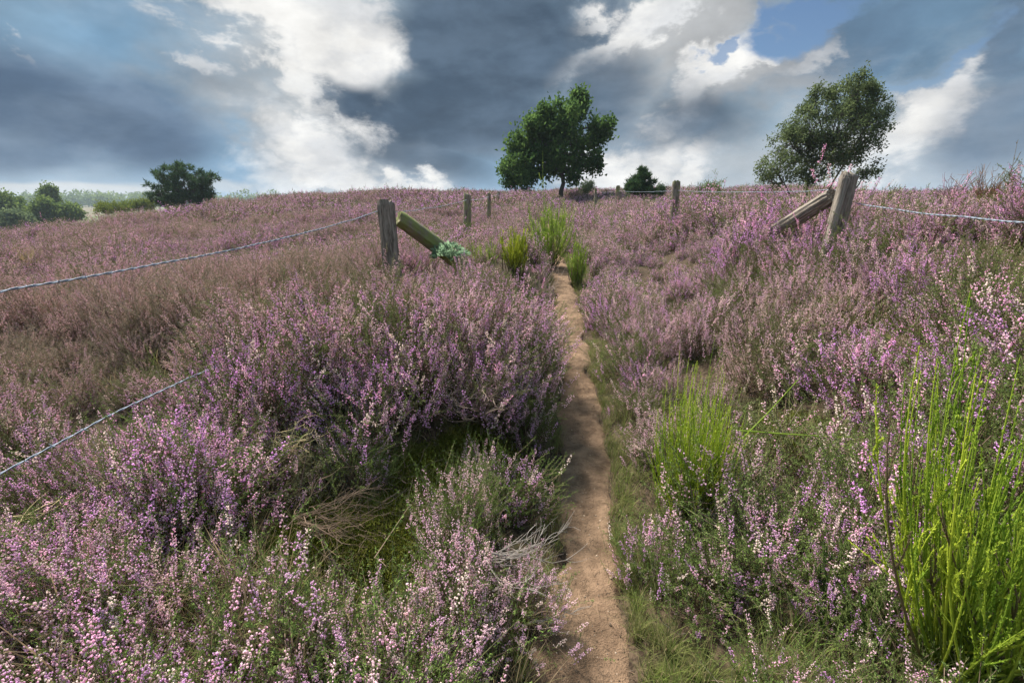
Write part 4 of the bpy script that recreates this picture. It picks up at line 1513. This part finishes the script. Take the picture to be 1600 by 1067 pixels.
p = at(702, 384, 5.75)
leafy_plant((float(p[0]), float(p[1]), float(p[2]) - .16), 601, 60, .19, 'grey-green leafy plant at the lower end of the mossy brace log', (.19, .28, .17), .8)
p = at(697, 470, 4.1)
leafy_plant((float(p[0]), float(p[1]), float(p[2]) - .05), 602, 10, .06, 'small grey-green leafy sprig among the heather of the mound', (.18, .27, .15), .8, .03, .012)

# the heather cover itself
LN, LM, LF = [[loose(k) for k in grp] for grp in (NEAR, MID, FAR)]
TN, TM, TF = scatter_tree('near_heather', LN), scatter_tree('mid_heather', LM), scatter_tree('far_heather', LF)
plant_heather('heather', TN, len(LN), .7, 6.2, .335, 51, lambda y: -1.35 * y - 1.0, lambda y: 1.35 * y + 1.0, .185, 'dense flowering heather covering both banks near the path', 1.18)
plant_heather('heather', TM, len(LM), 6.2, 20.0, .34, 52, lambda y: -1.35 * y - 1.0, lambda y: 1.35 * y + 1.0, .12, 'pink heather spreading up the slope behind the corner posts', 1.02)
plant_heather('heather', TF, len(LF), 20.0, 72.0, .52, 53, lambda y: -1.35 * y - 1.0, lambda y: 1.0 * y + 1.0, .12, 'mauve heather moor rising to the skyline', .95)

# ------------------------------------------------------------------ grass, moss and litter: cover nobody could count
def m_blade(T):
    c = attr(T, 'col').outputs['Color']
    c = T.mix(inst(T, 'dead'), c, (0.25, 0.185, 0.115, 1))
    return leafy(T, c, .35)


MAT_BLADE = mat('grass_blades', m_blade)


def grass_tuft(seed, n, L, spread, w=.0035):
    h = R(seed)
    mb = MB()
    a = h.uniform(0, 6.28, n)
    base = np.stack([h.normal(0, .025, n), h.normal(0, .025, n), np.full(n, -.01)], -1)
    out = np.stack([np.cos(a), np.sin(a), 0 * a], -1)
    ln = L * h.uniform(.45, 1.1, n)
    k = 5
    t = np.linspace(0, 1, k)
    sp = spread * h.uniform(.2, 1.3, n)
    P = base[:, None] + out[:, None] * (ln * sp)[:, None, None] * (t ** 1.8)[None, :, None] + np.array([0, 0, 1.0]) * (ln[:, None] * (t - .38 * (t ** 2.4) * sp[:, None]))[..., None]
    side = np.stack([-np.sin(a), np.cos(a), 0 * a], -1)
    wd = w * h.uniform(.6, 1.2, n)[:, None] * (1 - t ** 1.5)[None]
    A, B = P - side[:, None] * wd[..., None] * .5, P + side[:, None] * wd[..., None] * .5
    V = np.stack([A, B], 2).reshape(-1, 3)
    i = np.arange(n)[:, None, None] * 2 * k
    j = np.arange(k - 1)[None, :, None] * 2
    F = np.concatenate([(i + j + np.array([0, 1, 3])).reshape(-1, 3), (i + j + np.array([0, 3, 2])).reshape(-1, 3)])
    c = np.array([.085, .135, .030]) + np.array([.09, .08, .02]) * h.uniform(0, 1, (n, 1))
    c = np.where(h.uniform(0, 1, (n, 1)) < .12, np.array([.30, .24, .13]), c)
    mb.add(V, F, np.repeat(c, 2 * k, 0))
    return mb.mesh('grass', [MAT_BLADE])


GRASS = [grass_tuft(700 + i, 34, l, s) for i, (l, s) in enumerate([(.16, .5), (.22, .6), (.12, .9), (.28, .7)])]
LG = [loose([g]) for g in GRASS]
TG = scatter_tree('grass_tufts', LG)


def moss_pad(seed):
    h = R(seed)
    mb = MB()
    n = 260
    p = h.normal(0, .055, (n, 3)) * [1, 1, 0]
    p[:, 2] = .012 * np.exp(-(p[:, 0] ** 2 + p[:, 1] ** 2) / .005)
    c = np.array([.075, .095, .014]) * h.uniform(.5, 1.6, (n, 1)) + np.array([.03, .02, 0]) * h.uniform(0, 1, (n, 1))
    leaves(mb, p, unit(h.normal(0, .7, (n, 3)) + [0, 0, 1]), .016, .005, h, c)
    return mb.mesh('moss', [MAT_BLADE])


TMOSS = scatter_tree('moss_pads', [loose([moss_pad(720 + i)]) for i in range(3)])


def spread(name, tree, nk, P, h, s0, s1, dead, label, cat, tilt=.15):
    n = len(P)
    s = h.uniform(s0, s1, n)
    z = ground(P[:, 0], P[:, 1])
    return scatter(name, tree, nk, np.stack([P[:, 0], P[:, 1], z], -1), np.stack([h.normal(0, tilt, n), h.normal(0, tilt, n), h.uniform(0, 6.28, n)], -1),
                   np.stack([s, s, s], -1), {'dead': np.clip(dead, 0, 1)}, label, cat)


h = R(750)
# along both edges of the path
y = np.concatenate([h.uniform(.5, 4.5, 520), h.uniform(4.5, 12, 380)])
sgn = np.where(h.uniform(0, 1, len(y)) < .5, -1, 1)
off = path_half(y) * 1.12 + np.abs(h.normal(0, .10, len(y)))
x = path_x(y) + sgn * off
keep = (sgn > 0) | (h.uniform(0, 1, len(y)) < .4)
x, y = x[keep], y[keep]
spread('grass', TG, len(LG), np.stack([x, y], -1), h, .40, .85, h.normal(.22, .22, len(y)), 'short green grass fringing both edges of the sandy path', 'grass')
# green among the near heather, mostly right of the path
x, y = h.uniform(-3.2, 3.4, 900), h.uniform(.6, 3.6, 900)
x[:120], y[:120] = h.uniform(.6, 1.7, 120), h.uniform(.55, 1.3, 120)
d = x - path_x(y)
k = (np.abs(d) > .28) & (h.uniform(0, 1, 900) < np.where(d > 0, .8, .35))
for (cx, cy, r) in CLEAR:
    k &= np.hypot(x - cx, y - cy) > r + .12
spread('grass', TG, len(LG), np.stack([x[k], y[k]], -1), h, .7, 1.35, h.normal(.25, .25, k.sum()), 'loose grass growing up through the near heather', 'grass')
# dry grass in the lower left corner and on the brown drift
x = np.concatenate([h.uniform(-2.4, -.8, 150), h.normal(-3.2, 1.3, 130), h.normal(-.9, .35, 60)])
y = np.concatenate([h.uniform(.7, 1.7, 150), h.normal(5.0, 1.1, 130), h.uniform(.9, 1.4, 60)])
k = y > .6
spread('dry_grass', TG, len(LG), np.stack([x[k], y[k]], -1), h, 1.0, 2.0, h.normal(.9, .12, k.sum()), 'brown dry grass tangled at the lower left and round the fence', 'grass', .5)
# moss on the open ground
pts = []
for (cx, cy, r) in CLEAR:
    m = int(900 * r)
    a, q = h.uniform(0, 6.28, m), r * 1.15 * np.sqrt(h.uniform(0, 1, m))
    pts.append(np.stack([cx + np.cos(a) * q, cy + np.sin(a) * q], -1))
pts = np.concatenate(pts)
k = h.uniform(0, 1, len(pts)) < .09
spread('grass', TG, len(LG), pts[k], h, .35, .8, h.normal(.4, .3, k.sum()), 'sparse thin grass blades standing in the moss', 'grass')
spread('moss', TMOSS, 3, pts, h, .7, 1.5, np.clip(h.normal(.05, .1, len(pts)), 0, 1), 'bright green moss on the open ground left of the path', 'moss', .1)


def litter():
    """dry twig ends and pebbles lying on the sand"""
    h = R(760)
    mb = MB()
    n = 1100
    y = h.uniform(.6, 8, n) ** 1.0
    u = h.uniform(-1.1, 1.1, n)
    x = path_x(y) + u * path_half(y)
    z = ground(x, y) + .019 - .02 * np.abs(u) ** 5
    a = h.uniform(0, 6.28, n)
    L = h.uniform(.006, .045, n)
    D = np.stack([np.cos(a), np.sin(a), h.normal(0, .08, n)], -1)
    A = np.stack([x, y, z], -1)
    V, F = tubes(curve_paths(A, A + D * L[:, None], 3, h.normal(0, .002, (n, 3))), np.full((n, 3), .0011), 3)
    mb.add(V, F, np.repeat(np.array([.09, .06, .04]) * h.uniform(.5, 2.2, (n, 1)), 9, 0))
    for (cx, cy, r) in CLEAR + HOLLOW:                 # fallen stems in the open spots
        n = 46
        x, y = cx + h.normal(0, r * .7, n), cy + h.normal(0, r * .7, n)
        A = np.stack([x, y, ground(x, y) + h.uniform(.004, .05, n)], -1)
        a = h.uniform(0, 6.28, n)
        D = np.stack([np.cos(a), np.sin(a), h.normal(.1, .25, n)], -1)
        V, F = tubes(curve_paths(A, A + D * h.uniform(.04, .17, n)[:, None], 4, h.normal(0, .012, (n, 3))), np.linspace(1, .5, 4)[None] * h.uniform(.0009, .0024, (n, 1)), 4)
        mb.add(V, F, np.repeat(np.array([.13, .095, .07]) * h.uniform(.4, 1.8, (n, 1)), 16, 0))
    n = 420
    y = h.uniform(.6, 7, n)
    u = h.uniform(-.95, .95, n)
    x = path_x(y) + u * path_half(y)
    A = np.stack([x, y, ground(x, y) + .014 - .02 * np.abs(u) ** 5], -1)
    bv, bf = bell(5)
    V, F = stamp(bv * [1, 1, .6], bf, frames(h.normal(0, 1, (n, 3)), h.uniform(0, 6, n)), A, h.uniform(.005, .014, n))
    mb.add(V, F, np.repeat(np.array([.30, .23, .17]) * h.uniform(.4, 1.3, (n, 1)), len(bv), 0))
    o = link('litter', mb.mesh('litter', [MAT_STEM]))
    tag(o, 'twig ends and small stones scattered on path and open soil', 'litter', kind='stuff')


litter()


# ------------------------------------------------------------------ the air
def haze():
    x0, x1, y0, y1, z0, z1 = -2950, 2950, -39, 4450, -12, 16
    V = [(x, y, z) for z in (z0, z1) for y in (y0, y1) for x in (x0, x1)]
    F = [(0, 2, 3, 1), (4, 5, 7, 6), (0, 1, 5, 4), (2, 6, 7, 3), (0, 4, 6, 2), (1, 3, 7, 5)]
    m = bpy.data.materials.new('air')
    m.use_nodes = True
    T = NT(m.node_tree)
    T.n.clear()
    out = T.node('ShaderNodeOutputMaterial')
    v = T.node('ShaderNodeVolumePrincipled')
    v.inputs['Color'].default_value = (.72, .84, 1.0, 1)
    v.inputs['Density'].default_value = .0003
    v.inputs['Anisotropy'].default_value = .0
    T.l.new(v.outputs[0], out.inputs['Volume'])
    tag(link('haze', mesh('haze', V, F, [m])), 'thin bluish air over the heath', 'haze', kind='stuff')


haze()
